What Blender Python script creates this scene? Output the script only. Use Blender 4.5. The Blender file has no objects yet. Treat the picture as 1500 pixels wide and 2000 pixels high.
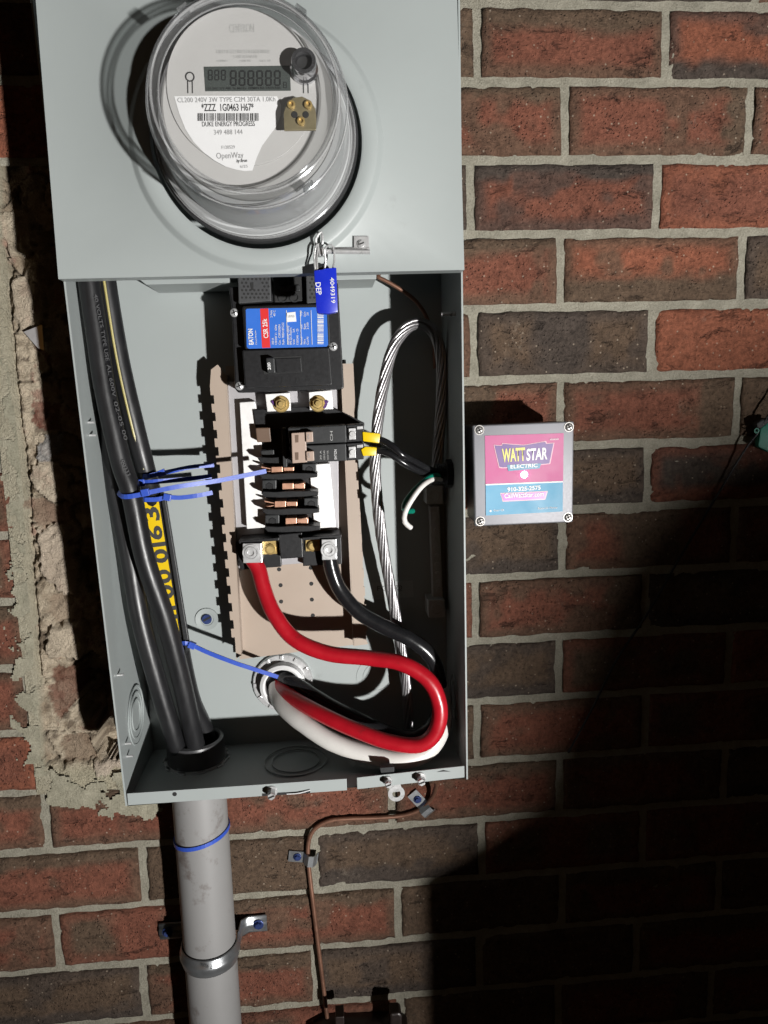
import bpy, bmesh, math, random
from mathutils import Vector, Matrix, noise
random.seed(7)
SC = bpy.context.scene
COL = SC.collection

# ------------------------------------------------------------------ camera
F_PX = 1447.62
RR = ((0.99622844, -0.08208553, -0.02812227), (-0.04036304, -0.15150487, -0.98763207), (0.07680965, 0.98504225, -0.15424668))
CAM = Vector((-0.168673, -0.819754, -0.395134))
cd = bpy.data.cameras.new('camera'); cam = bpy.data.objects.new('camera', cd); COL.objects.link(cam)
cd.sensor_fit = 'HORIZONTAL'; cd.sensor_width = 36.0; cd.lens = 36.0 * F_PX / 1500.0
cd.clip_start = 0.01; cd.clip_end = 2000.0
r_, d_, f_ = (Vector(a) for a in RR)
cam.matrix_world = Matrix(((r_.x, -d_.x, -f_.x, CAM.x), (r_.y, -d_.y, -f_.y, CAM.y), (r_.z, -d_.z, -f_.z, CAM.z), (0, 0, 0, 1)))
SC.camera = cam
# ------------------------------------------------------------------ night sky
w = bpy.data.worlds.new('World'); SC.world = w; w.use_nodes = True
nt = w.node_tree; bg = nt.nodes['Background']
sky = nt.nodes.new('ShaderNodeTexSky'); sky.sky_type = 'NISHITA'; sky.sun_disc = False
sky.sun_elevation = math.radians(2); sky.sun_rotation = math.radians(200)
nt.links.new(sky.outputs['Color'], bg.inputs['Color']); bg.inputs['Strength'].default_value = 0.009
# ------------------------------------------------------------------ work light position (its lamp is made with the lamp body further down)
LAMP = Vector((1.35, -3.0, -1.30)); LAMP_AIM = Vector((-0.10, 0, -0.33)); LAMP_POWER = 830.0; LAMP_RADIUS = 0.040
GROUND_Z = -1.50
SC.view_settings.view_transform = 'Standard'; SC.view_settings.look = 'None'; SC.view_settings.exposure = 0.0; SC.view_settings.gamma = 1.0
SC.cycles.use_denoising = True
SC.cycles.transparent_max_bounces = 24
SC.cycles.max_bounces = 8; SC.cycles.diffuse_bounces = 2

# ------------------------------------------------------------------ helpers
def P(u, v, d):
    """photo pixel on the plane d millimetres in front of the brick face"""
    q = r_ * ((u - 750) / F_PX) + d_ * ((v - 1000) / F_PX) + f_
    t = (-d / 1000.0 - CAM.y) / q.y
    return CAM + q * t

class M:
    def __init__(s): s.v = []; s.f = []
    def add(s, vs, fs):
        o = len(s.v); s.v += [Vector(a) for a in vs]; s.f += [[i + o for i in f] for f in fs]; return s
    def prism(s, pts, back):
        """pts: world points of the front outline, back: distance (mm) of the rear face from the wall"""
        n = len(pts); vs = list(pts) + [Vector((q.x, -back / 1000.0, q.z)) for q in pts]
        fs = [list(range(n)), list(range(2 * n - 1, n - 1, -1))] + [[i, i + n, (i + 1) % n + n, (i + 1) % n] for i in range(n)]
        return s.add(vs, fs)
    def pix(s, poly, d0, d1): return s.prism([P(u, v, d0) for u, v in poly], d1)
    def box(s, lo, hi):
        x0, y0, z0 = lo; x1, y1, z1 = hi
        return s.add([(x0,y0,z0),(x1,y0,z0),(x1,y1,z0),(x0,y1,z0),(x0,y0,z1),(x1,y0,z1),(x1,y1,z1),(x0,y1,z1)],
                     [[0,3,2,1],[4,5,6,7],[0,1,5,4],[1,2,6,5],[2,3,7,6],[3,0,4,7]])
    def obox(s, c, ax, ay, az):
        """oriented box: centre and three half-axis vectors"""
        vs = [c + ax * a + ay * b + az * g for g in (-1, 1) for a, b in ((-1,-1),(1,-1),(1,1),(-1,1))]
        return s.add(vs, [[0,3,2,1],[4,5,6,7],[0,1,5,4],[1,2,6,5],[2,3,7,6],[3,0,4,7]])
    def lathe(s, c, axis, prof, n=48, close=True):
        a = axis.normalized(); t = Vector((1,0,0)) if abs(a.x) < .9 else Vector((0,1,0))
        e1 = a.cross(t).normalized(); e2 = a.cross(e1)
        vs = []; fs = []
        for r, h in prof:
            for i in range(n):
                g = 2 * math.pi * i / n
                vs.append(c + a * h + (e1 * math.cos(g) + e2 * math.sin(g)) * r)
        for j in range(len(prof) - 1):
            for i in range(n): fs.append([j*n+i, j*n+(i+1)%n, (j+1)*n+(i+1)%n, (j+1)*n+i])
        if close:
            fs.append(list(range(n))[::-1]); fs.append([(len(prof)-1)*n+i for i in range(n)])
        return s.add(vs, fs)
    def cyl(s, c, axis, r, h, n=20, ch=0.12): 
        return s.lathe(c, axis, [(r, 0), (r, h - r*ch), (r*(1-ch), h)], n)
    def tube(s, pts, r, n=10, spl=True, step=0.004, scale=None):
        pts = [Vector(q) for q in pts]
        if spl: pts = spline(pts, step)
        T = [(pts[min(i+1, len(pts)-1)] - pts[max(i-1, 0)]).normalized() for i in range(len(pts))]
        u = T[0].cross(Vector((0, 1, 0.01)));  u = u.normalized()
        vs = []; fs = []
        for i, q in enumerate(pts):
            u = (u - T[i] * u.dot(T[i])).normalized(); b = T[i].cross(u)
            rr = r(i / (len(pts) - 1)) if callable(r) else r
            for k in range(n):
                g = 2 * math.pi * k / n
                vs.append(q + (u * math.cos(g) + b * math.sin(g)) * rr)
        for i in range(len(pts) - 1):
            for k in range(n): fs.append([i*n+k, i*n+(k+1)%n, (i+1)*n+(k+1)%n, (i+1)*n+k])
        fs.append(list(range(n))[::-1]); fs.append([(len(pts)-1)*n+k for k in range(n)])
        return s.add(vs, fs)
    def ribbon(s, pts, wd, th, step=0.004, up=Vector((0, -1, 0))):
        pts = spline([Vector(q) for q in pts], step); vs = []; fs = []
        for i, q in enumerate(pts):
            t = (pts[min(i+1, len(pts)-1)] - pts[max(i-1, 0)]).normalized()
            a = t.cross(up).normalized(); nn = a.cross(t)
            for x, y in ((-1,-1),(1,-1),(1,1),(-1,1)): vs.append(q + a * x * wd / 2 + nn * y * th / 2)
        for i in range(len(pts) - 1):
            for k in range(4): fs.append([i*4+k, i*4+(k+1)%4, (i+1)*4+(k+1)%4, (i+1)*4+k])
        fs.append([3,2,1,0]); fs.append([(len(pts)-1)*4+k for k in range(4)])
        return s.add(vs, fs)
    def obj(s, name, mat, parent=None, bevel=0, smooth=False, seg=2, kind=None, label=None, norm=True, ang=40):
        me = bpy.data.meshes.new(name)
        lo = Vector((min(q.x for q in s.v), min(q.y for q in s.v), min(q.z for q in s.v)))
        hi = Vector((max(q.x for q in s.v), max(q.y for q in s.v), max(q.z for q in s.v)))
        c = (lo + hi) / 2
        me.from_pydata([q - c for q in s.v], [], s.f); me.update()
        if norm or bevel:
            bm = bmesh.new(); bm.from_mesh(me)
            if norm: bmesh.ops.recalc_face_normals(bm, faces=bm.faces)
            if bevel:
                ed = [e for e in bm.edges if len(e.link_faces) == 2 and e.calc_face_angle(0) > math.radians(35)]
                bmesh.ops.bevel(bm, geom=ed, offset=bevel / 1000.0, segments=seg, affect='EDGES', profile=0.6, clamp_overlap=True)
            bm.to_mesh(me); bm.free()
        if smooth:
            me.polygons.foreach_set('use_smooth', [True] * len(me.polygons))
            try: me.set_sharp_from_angle(angle=math.radians(ang))
            except Exception: pass
        me.materials.append(mat)
        o = bpy.data.objects.new(name, me); COL.objects.link(o); o.location = c
        if parent: attach(o, parent)
        if kind: o['kind'] = kind
        if label: o['label'] = label
        return o

def wloc(o):
    q = o.location.copy(); p = o.parent
    return q
def attach(o, parent):
    o.parent = parent
    o.matrix_parent_inverse = Matrix.Translation(parent.location).inverted() if parent.parent is None else (Matrix.Translation(parent.location)).inverted()
def spline(pts, step=0.004):
    if len(pts) == 2: pts = [pts[0], (pts[0]+pts[1])/2, pts[1]]
    q = [2*pts[0]-pts[1]] + pts + [2*pts[-1]-pts[-2]]; out = []
    for i in range(1, len(q) - 2):
        a, b, c, d = q[i-1], q[i], q[i+1], q[i+2]; n = max(2, int((c - b).length / step))
        for k in range(n):
            t = k / n
            out.append(0.5*((2*b)+(c-a)*t+(2*a-5*b+4*c-d)*t*t+(3*b-a-3*c+d)*t**3))
    out.append(pts[-1]); return out
def tag(o, label, cat, group=None, kind=None):
    o['label'] = label; o['category'] = cat
    if group: o['group'] = group
    if kind: o['kind'] = kind
    return o
def thing(name, loc, label, cat, group=None):
    o = bpy.data.objects.new(name, None); COL.objects.link(o); o.location = loc; o.empty_display_size = 0.02
    return tag(o, label, cat, group)
OUT = Vector((0, -1, 0)); UP = Vector((0, 0, 1))

def text(body, A, B, d, mat, parent, h=None, bold=0.0, name='lettering', shear=0.0, space=1.0):
    cu = bpy.data.curves.new('t', 'FONT'); cu.body = body; cu.size = 1.0; cu.offset = bold; cu.resolution_u = 3; cu.shear = shear; cu.space_character = space
    to = bpy.data.objects.new('t', cu); COL.objects.link(to)
    dg = bpy.context.evaluated_depsgraph_get(); me = bpy.data.meshes.new_from_object(to.evaluated_get(dg))
    bpy.data.objects.remove(to); bpy.data.curves.remove(cu)
    xs = [q.co.x for q in me.vertices]; ys = [q.co.y for q in me.vertices]
    x0, x1, y0, y1 = min(xs), max(xs), 0.0, max(ys)
    a, b = P(A[0], A[1], d), P(B[0], B[1], d); e = b - a; L = e.length; e.normalize()
    up = Vector((-e.z, 0, e.x)); sx = L / (x1 - x0)
    sy = sx if h is None else (h / px_mm(A[0], A[1], d) / 1000.0) / (y1 - y0)
    c = (a + b) / 2
    for q in me.vertices: q.co = a + e * ((q.co.x - x0) * sx) + up * (q.co.y * sy) - c
    me.update(); me.materials.clear(); me.materials.append(mat); me.name = name
    o = bpy.data.objects.new(name, me); COL.objects.link(o); o.location = c
    attach(o, parent); return o
def px_mm(u, v, d): return 10.0 / ((P(u + 10, v, d) - P(u, v, d)).length * 1000.0)

# ------------------------------------------------------------------ materials
def new_mat(name):
    m = bpy.data.materials.new(name); m.use_nodes = True
    return m, m.node_tree, m.node_tree.nodes, m.node_tree.links
def mat(name, col, rough=0.5, metal=0.0, var=0.12, vs=60.0, bump=0.0, bs=400.0, spec=0.5, rvar=0.12, dirt=None, ds=25.0, dth=0.62, coat=0.0, stretch=None, emit=0.0):
    m, t, N, L = new_mat(name); b = N['Principled BSDF']
    b.inputs['Metallic'].default_value = metal; b.inputs['Specular IOR Level'].default_value = spec
    if coat: b.inputs['Coat Weight'].default_value = coat; b.inputs['Coat Roughness'].default_value = 0.15
    g = N.new('ShaderNodeNewGeometry'); src = g.outputs['Position']
    if stretch:
        mp = N.new('ShaderNodeMapping'); mp.inputs['Scale'].default_value = stretch; L.new(src, mp.inputs['Vector']); src = mp.outputs['Vector']
    n1 = N.new('ShaderNodeTexNoise'); n1.inputs['Scale'].default_value = vs; n1.inputs['Detail'].default_value = 5; n1.inputs['Roughness'].default_value = 0.6
    L.new(src, n1.inputs['Vector'])
    mx = N.new('ShaderNodeMix'); mx.data_type = 'RGBA'
    mx.inputs['A'].default_value = (*[c * (1 - var) for c in col], 1); mx.inputs['B'].default_value = (*[min(1, c * (1 + var)) for c in col], 1)
    L.new(n1.outputs['Fac'], mx.inputs['Factor']); out = mx.outputs['Result']
    if dirt:
        n3 = N.new('ShaderNodeTexNoise'); n3.inputs['Scale'].default_value = ds; n3.inputs['Detail'].default_value = 8; n3.inputs['Roughness'].default_value = 0.7
        L.new(src, n3.inputs['Vector'])
        cr = N.new('ShaderNodeMapRange'); cr.inputs['From Min'].default_value = dth; cr.inputs['From Max'].default_value = dth + 0.12; L.new(n3.outputs['Fac'], cr.inputs['Value'])
        m2 = N.new('ShaderNodeMix'); m2.data_type = 'RGBA'; L.new(cr.outputs['Result'], m2.inputs['Factor']); L.new(out, m2.inputs['A']); m2.inputs['B'].default_value = (*dirt, 1); out = m2.outputs['Result']
    L.new(out, b.inputs['Base Color'])
    rr = N.new('ShaderNodeMapRange'); rr.inputs['To Min'].default_value = max(0.03, rough - rvar); rr.inputs['To Max'].default_value = min(1, rough + rvar)
    L.new(n1.outputs['Fac'], rr.inputs['Value']); L.new(rr.outputs['Result'], b.inputs['Roughness'])
    if bump:
        n2 = N.new('ShaderNodeTexNoise'); n2.inputs['Scale'].default_value = bs; n2.inputs['Detail'].default_value = 4; L.new(src, n2.inputs['Vector'])
        bp = N.new('ShaderNodeBump'); bp.inputs['Strength'].default_value = 1.0; bp.inputs['Distance'].default_value = bump / 1000.0
        L.new(n2.outputs['Fac'], bp.inputs['Height']); L.new(bp.outputs['Normal'], b.inputs['Normal'])
    if emit:
        b.inputs['Emission Color'].default_value = (*col, 1); b.inputs['Emission Strength'].default_value = emit
    return m

def brick_mat():
    m, t, N, L = new_mat('fired brick'); b = N['Principled BSDF']; b.inputs['Specular IOR Level'].default_value = 0.25
    g = N.new('ShaderNodeNewGeometry'); pos = g.outputs['Position']
    at = N.new('ShaderNodeAttribute'); at.attribute_name = 'col'
    def nz(scale, det=6, ro=.6, dist=0.0, vec=pos):
        n = N.new('ShaderNodeTexNoise'); n.inputs['Scale'].default_value = scale; n.inputs['Detail'].default_value = det; n.inputs['Roughness'].default_value = ro; n.inputs['Distortion'].default_value = dist
        L.new(vec, n.inputs['Vector']); return n.outputs['Fac']
    def rng(x, a, c, lo=0, hi=1):
        r = N.new('ShaderNodeMapRange'); r.inputs['From Min'].default_value = a; r.inputs['From Max'].default_value = c; r.inputs['To Min'].default_value = lo; r.inputs['To Max'].default_value = hi
        L.new(x, r.inputs['Value']); return r.outputs['Result']
    def mth(op, a, c):
        n = N.new('ShaderNodeMath'); n.operation = op
        for i, q in enumerate((a, c)):
            if isinstance(q, (int, float)): n.inputs[i].default_value = q
            else: L.new(q, n.inputs[i])
        return n.outputs[0]
    def mixc(f, a, c, mode='MIX'):
        n = N.new('ShaderNodeMix'); n.data_type = 'RGBA'; n.blend_type = mode; L.new(f, n.inputs['Factor']) if not isinstance(f, float) else n.inputs['Factor'].__setattr__('default_value', f)
        for k, q in (('A', a), ('B', c)):
            if isinstance(q, tuple): n.inputs[k].default_value = (*q, 1)
            else: L.new(q, n.inputs[k])
        return n.outputs['Result']
    fine = nz(220, 8, .72); mid = nz(60, 6, .62, .6)
    k = mth('ADD', rng(fine, .28, .72, .5, 1.45), rng(mid, .3, .7, -.22, .22))
    comb = N.new('ShaderNodeCombineColor'); 
    for i in range(3): L.new(k, comb.inputs[i])
    c = mixc(1.0, at.outputs['Color'], comb.outputs['Color'], 'MULTIPLY')
    # mineral specks
    vo = N.new('ShaderNodeTexVoronoi'); vo.inputs['Scale'].default_value = 260; L.new(pos, vo.inputs['Vector'])
    vr = N.new('ShaderNodeSeparateColor'); L.new(vo.outputs['Color'], vr.inputs['Color'])
    spk = mth('MULTIPLY', rng(vo.outputs['Distance'], .14, .34, 1, 0), rng(vr.outputs[0], .93, .95, 0, 1))
    c = mixc(mth('MULTIPLY', spk, .75), c, (.36, .29, .22))
    # lime bloom
    bl = mth('MULTIPLY', rng(nz(14, 3, .5), .62, .75, 0, 1), rng(nz(160, 8, .8), .5, .62, 0, .55))
    c = mixc(bl, c, (.28, .23, .18))
    # pits and drag folds
    mp = N.new('ShaderNodeMapping'); mp.inputs['Scale'].default_value = (.45, 1, 1.0); L.new(pos, mp.inputs['Vector'])
    fold = nz(58, 6, .68, .5, mp.outputs['Vector'])
    crack = rng(fold, .36, .42, 1, 0)
    crack = mth('MULTIPLY', crack, rng(nz(23, 3), .45, .6, .15, 1))
    v2 = N.new('ShaderNodeTexVoronoi'); v2.inputs['Scale'].default_value = 330; L.new(pos, v2.inputs['Vector'])
    v2s = N.new('ShaderNodeSeparateColor'); L.new(v2.outputs['Color'], v2s.inputs['Color'])
    pit = mth('MULTIPLY', rng(v2.outputs['Distance'], .12, .4, 1, 0), rng(v2s.outputs[1], .78, .82, 0, 1))
    hgt = mth('SUBTRACT', mth('ADD', mth('MULTIPLY', fine, 1.1), mth('MULTIPLY', fold, 1.0)), mth('ADD', mth('MULTIPLY', crack, .8), mth('MULTIPLY', pit, .6)))
    bp = N.new('ShaderNodeBump'); bp.inputs['Strength'].default_value = 1.0; bp.inputs['Distance'].default_value = 0.0040
    L.new(hgt, bp.inputs['Height']); L.new(bp.outputs['Normal'], b.inputs['Normal'])
    c = mixc(mth('MULTIPLY', crack, .3), c, (.03, .018, .013))
    L.new(c, b.inputs['Base Color']); b.inputs['Roughness'].default_value = .88
    return m
def mortar_mat(name, a=(.29, .272, .217), b2=(.405, .38, .308), pink=None, bump=1.6, attr=False):
    m, t, N, L = new_mat(name); b = N['Principled BSDF']; b.inputs['Specular IOR Level'].default_value = 0.2; b.inputs['Roughness'].default_value = .95
    g = N.new('ShaderNodeNewGeometry'); pos = g.outputs['Position']
    n1 = N.new('ShaderNodeTexNoise'); n1.inputs['Scale'].default_value = 45; n1.inputs['Detail'].default_value = 9; n1.inputs['Roughness'].default_value = .7; L.new(pos, n1.inputs['Vector'])
    n2 = N.new('ShaderNodeTexNoise'); n2.inputs['Scale'].default_value = 520; n2.inputs['Detail'].default_value = 5; n2.inputs['Roughness'].default_value = .75; L.new(pos, n2.inputs['Vector'])
    cr = N.new('ShaderNodeValToRGB'); cr.color_ramp.elements[0].position = .35; cr.color_ramp.elements[0].color = (*a, 1); cr.color_ramp.elements[1].position = .65; cr.color_ramp.elements[1].color = (*b2, 1)
    L.new(n1.outputs['Fac'], cr.inputs['Fac']); out = cr.outputs['Color']
    if attr:
        an = N.new('ShaderNodeAttribute'); an.attribute_name = 'col'; out = an.outputs['Color']
    mm = N.new('ShaderNodeMix'); mm.data_type = 'RGBA'; mm.blend_type = 'MULTIPLY'; mm.inputs['Factor'].default_value = .75
    c2 = N.new('ShaderNodeValToRGB'); c2.color_ramp.elements[0].position = .3; c2.color_ramp.elements[0].color = (.55, .53, .5, 1); c2.color_ramp.elements[1].position = .6; c2.color_ramp.elements[1].color = (1, 1, 1, 1)
    L.new(n2.outputs['Fac'], c2.inputs['Fac']); L.new(out, mm.inputs['A']); L.new(c2.outputs['Color'], mm.inputs['B']); L.new(mm.outputs['Result'], b.inputs['Base Color'])
    ad = N.new('ShaderNodeMath'); ad.operation = 'ADD'; L.new(n1.outputs['Fac'], ad.inputs[0]); L.new(n2.outputs['Fac'], ad.inputs[1])
    if attr:
        vc = N.new('ShaderNodeTexVoronoi'); vc.feature = 'DISTANCE_TO_EDGE'; vc.inputs['Scale'].default_value = 85
        nd = N.new('ShaderNodeTexNoise'); nd.inputs['Scale'].default_value = 60; nd.inputs['Detail'].default_value = 4; L.new(pos, nd.inputs['Vector'])
        va = N.new('ShaderNodeVectorMath'); va.operation = 'MULTIPLY_ADD'; L.new(nd.outputs['Color'], va.inputs[0]); va.inputs[1].default_value = (.03, .03, .03); L.new(pos, va.inputs[2]); L.new(va.outputs[0], vc.inputs['Vector'])
        mr = N.new('ShaderNodeMapRange'); mr.inputs['From Max'].default_value = .09; mr.inputs['To Max'].default_value = .22; L.new(vc.outputs['Distance'], mr.inputs['Value'])
        nm = N.new('ShaderNodeMath'); nm.operation = 'ADD'; L.new(ad.outputs[0], nm.inputs[0]); L.new(mr.outputs['Result'], nm.inputs[1]); ad = nm
    bp = N.new('ShaderNodeBump'); bp.inputs['Strength'].default_value = 1; bp.inputs['Distance'].default_value = bump / 1000; L.new(ad.outputs[0], bp.inputs['Height']); L.new(bp.outputs['Normal'], b.inputs['Normal'])
    return m
def clear_mat(haze=.05, gloss=.5, tint=(.74, .75, .75)):
    m, t, N, L = new_mat('clear polycarbonate'); N.remove(N['Principled BSDF']); o = N['Material Output']
    fr = N.new('ShaderNodeFresnel'); fr.inputs['IOR'].default_value = 1.4
    tr = N.new('ShaderNodeBsdfTransparent'); tr.inputs['Color'].default_value = (*tint, 1)
    gl = N.new('ShaderNodeBsdfGlossy'); gl.inputs['Roughness'].default_value = .11; gl.inputs['Color'].default_value = (.95, .95, .97, 1)
    df = N.new('ShaderNodeBsdfDiffuse'); df.inputs['Color'].default_value = (.8, .8, .8, 1)
    m1 = N.new('ShaderNodeMixShader'); m1.inputs[0].default_value = haze; L.new(tr.outputs[0], m1.inputs[1]); L.new(df.outputs[0], m1.inputs[2])
    fm_ = N.new('ShaderNodeMath'); fm_.operation = 'MULTIPLY'; fm_.inputs[1].default_value = gloss; L.new(fr.outputs[0], fm_.inputs[0])
    m2 = N.new('ShaderNodeMixShader'); L.new(fm_.outputs[0], m2.inputs[0]); L.new(m1.outputs[0], m2.inputs[1]); L.new(gl.outputs[0], m2.inputs[2])
    L.new(m2.outputs[0], o.inputs['Surface']); return m

BRICK = brick_mat(); MORTAR = mortar_mat('mortar', bump=3.2); RUBBLE = mortar_mat('rubble and old mortar', bump=4.5, attr=True)
SMEAR = mortar_mat('mortar smear', (.27, .255, .19), (.37, .345, .265), None, 2.0)
GREY = mat('grey enamelled steel', (.285, .310, .305), .45, 0, .05, 7, .35, 16, .4, .08, (.235, .25, .245), 18, .64)
STEEL = mat('bright zinc steel', (.55, .55, .55), .30, .55, .2, 200, .05, 900, .5, .1)
DULL = mat('galvanised strap steel', (.30, .31, .32), .34, .8, .2, 90, .06, 700)
ALU = mat('tin plated bus metal', (.72, .71, .70), .45, .25, .08, 120, .05, 500, .5, .12)
STRAND = mat('bare aluminium strand', (.30, .29, .295), .32, .75, .15, 300, .03, 900)
BRASS = mat('brass', (.50, .36, .14), .32, .6, .2, 150)
COPPER = mat('copper clip', (.50, .27, .18), .36, .5, .15, 150)
COPWIRE = mat('weathered copper wire', (.20, .10, .065), .42, .5, .3, 60, .05, 300, .5, .1, (.12, .06, .04), 40, .55)
BLACK = mat('black moulded plastic', (.008, .008, .009), .42, 0, .3, 300, .06, 1500, .3, .12, (.018, .018, .018), 60, .66)
BLACKG = mat('dark grey moulded plastic', (.020, .021, .022), .45, 0, .25, 300, .05, 1400, .3)
CABLE = mat('black cable jacket', (.011, .011, .012), .38, 0, .5, 90, .16, 200, .42, .16, (.055, .053, .051), 55, .64, stretch=(1, 1, .35))
CABLEG = mat('glossy black insulation', (.010, .010, .011), .24, 0, .3, 90, .2, 120, .5, .09, (.03, .03, .03), 60, .62)
RED = mat('red insulation', (.36, .006, .014), .32, 0, .25, 60, .25, 120, .5, .12, (.22, .012, .016), 50, .62)
WHITE = mat('white insulation', (.62, .60, .57), .36, 0, .08, 60, .04, 300, .5, .1, (.30, .28, .27), 45, .66)
GREEN = mat('green insulation', (.004, .15, .10), .3, 0, .12)
YELLOW = mat('yellow tape', (.66, .46, .0), .35, 0, .08)
YLAB = mat('yellow marker label', (.62, .42, .0), .4, 0, .04)
TAN = mat('tan enamelled pan', (.335, .268, .215), .45, 0, .04, 30, .03, 700)
TANP = mat('tan plastic handle', (.34, .25, .20), .45, 0, .05, 200)
BROWN = mat('brown plastic cap', (.11, .065, .04), .5, 0, .1)
BLUE = mat('blue nylon tie', (.030, .075, .40), .35, 0, .1, 200, .05, 900)
SEALB = mat('blue seal plastic', (.008, .022, .42), .3, 0, .06, 100)
LABB = mat('blue label print', (.025, .125, .50), .35, 0, .03)
LABR = mat('red label print', (.55, .025, .025), .35, 0, .03)
CHROME = mat('polished chrome', (.5, .5, .52), .14, .95, .1)
SCREWD = mat('dull screw steel', (.22, .21, .20), .35, .6, .3, 500)
NBAR = mat('dull aluminium bar', (.42, .41, .40), .45, .25, .2, 300)
INKW = mat('white ink', (.65, .65, .65), .5, 0, .02)
INKD = mat('dark ink', (.03, .03, .03), .5, 0, .02)
INKG = mat('grey ink', (.22, .22, .22), .5, 0, .02)
INKL = mat('pale grey ink', (.36, .36, .35), .5, 0, .02)
FACEG = mat('meter face grey', (.38, .375, .365), .5, 0, .03)
FACEW = mat('meter label white', (.63, .63, .63), .45, 0, .02)
INNER = mat('meter body grey', (.72, .72, .72), .5, 0, .05)
LCD = mat('liquid crystal display', (.050, .058, .054), .25, 0, .06)
CLEAR = clear_mat(); CLEARW = clear_mat(.012, .8, (.96, .96, .96))
GASKET = mat('black gasket rubber', (.012, .012, .013), .5, 0, .2, 200, .08, 700)
OLIVE = mat('yellow zinc plate', (.20, .17, .10), .4, .45, .3, 90)
PVC = mat('grey conduit plastic', (.222, .218, .215), .5, 0, .06, 20, .04, 300, .4, .06, (.125, .108, .10), 26, .565)
PURPLE = mat('purple primer', (.32, .31, .40), .5, 0, .06)
SCREWB = mat('blue masonry screw', (.03, .05, .16), .35, .4, .3, 300)
BOXF = mat('cast box lid', (.175, .175, .19), .48, .3, .08, 500, .06, 1600, .5, .1, (.22, .22, .24), 55, .70)
BOXB = mat('black box body', (.012, .012, .013), .4, 0, .2, 300, .05, 900)
PINK = mat('pink label print', (.36, .026, .155), .45, 0, .14, 30)
CYAN = mat('blue label field', (.022, .22, .37), .45, 0, .06, 30)
PURP = mat('purple logo field', (.08, .02, .17), .4, 0, .04)
TEALB = mat('teal logo field', (.015, .15, .26), .4, 0, .04)
LOGOY = mat('logo yellow', (.55, .50, .08), .4, 0, .04)
LOGOP = mat('logo pink outline', (.55, .30, .36), .4, 0, .03)
TEAL = mat('teal plastic tag', (.004, .15, .10), .5, 0, .08)
LEDM = mat('lit indicator', (1, 1, 1), .3, 0, 0, emit=14.0)
BRONZE = mat('dark bronze cover paint', (.025, .017, .015), .40, .2, .2, 90, .05, 600)
BORE = mat('dark interior', (.006, .006, .006), .7, 0, .1)
FOIL = mat('silver flashing foil', (.50, .50, .51), .35, .6, .1, 90, .3, 120)
GROUND = mat('packed soil', (.10, .075, .05), .95, 0, .4, 8, 6, 30)
WOODB = mat('blocker plastic', (.05, .05, .055), .5, 0, .2, 60, .1, 500)
STICK = mat('clear sticker', (.36, .375, .37), .3, 0, .02)

# ------------------------------------------------------------------ ground
g = M().add([(-60, -60, GROUND_Z), (60, -60, GROUND_Z), (60, 60, GROUND_Z), (-60, 60, GROUND_Z)], [[0, 1, 2, 3]]).obj('ground', GROUND)
g['kind'] = 'structure'; g['label'] = 'bare soil ground in front of the brick wall'; g['category'] = 'ground'

# ------------------------------------------------------------------ brick wall
BEDS = {0: [(1200, 8)], 1: [(920, 159), (1105, 159), (1466, 160)], 2: [(920, 311), (1105, 310), (1285, 312), (1466, 312)], 3: [(920, 456), (1096, 455), (1285, 455), (1451, 456)],
        4: [(1096, 596), (1276, 597), (1456, 596)], 5: [(927, 740), (1096, 738), (1274, 736), (1442, 732)], 6: [(1266, 866), (1442, 860)], 7: [(1100, 993), (1266, 990), (1435, 986)],
        8: [(1100, 1121), (930, 1130), (1434, 1110)], 9: [(930, 1251), (1094, 1245), (1264, 1239)], 10: [(930, 1370), (1094, 1362), (1262, 1356)], 11: [(933, 1488), (1094, 1480), (1262, 1468)],
        12: [(610, 1632), (767, 1608), (942, 1600), (91, 1663), (275, 1654)], 13: [(617, 1743), (777, 1728), (940, 1710), (110, 1787), (285, 1768)],
        14: [(628, 1852), (783, 1840), (937, 1823), (117, 1897), (278, 1883)], 15: [(627, 1962), (787, 1950), (285, 1990)]}
H = 0.0757
bedz = {k: sum(P(u, v, 0).z for u, v in q) / len(q) for k, q in BEDS.items()}
for k in range(-1, -4, -1): bedz[k] = bedz[k + 1] + H
for k in range(16, 22): bedz[k] = bedz[k - 1] - H
BEDL = {5: 785, 6: 915, 7: 1046, 8: 1177, 9: 1307, 10: 1434, 11: 1553}        # bed heights seen left of the enclosure
VJ = {1: [(934, 82), (1302, 82)], 2: [(1105, 235), (1466, 235)], 3: [(920, 385), (1285, 385)], 4: [(1096, 510), (1451, 510)], 5: [(927, 672), (1274, 668)], 6: [(1096, 788), (1442, 796)],
      7: [(1266, 928)], 8: [(1099, 1072), (1435, 1052)], 9: [(930, 1192), (1262, 1176)], 10: [(1094, 1304), (1424, 1296)], 11: [(933, 1432), (1262, 1412)], 12: [(90, 1610), (767, 1580), (1094, 1532), (1416, 1520)],
      13: [(280, 1710), (613, 1670), (942, 1650)], 14: [(112, 1845), (445, 1815), (778, 1783), (1100, 1750)], 15: [(282, 1939), (617, 1907), (937, 1883)]}
wall = thing('brick_wall', (0, 0, GROUND_Z), 'red and brown brick house wall with pale mortar and a broken chase', 'wall')
RED_, BRN_, DRK_, ORG_ = (.168, .062, .039), (.102, .067, .044), (.064, .049, .040), (.218, .076, .043)
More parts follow.
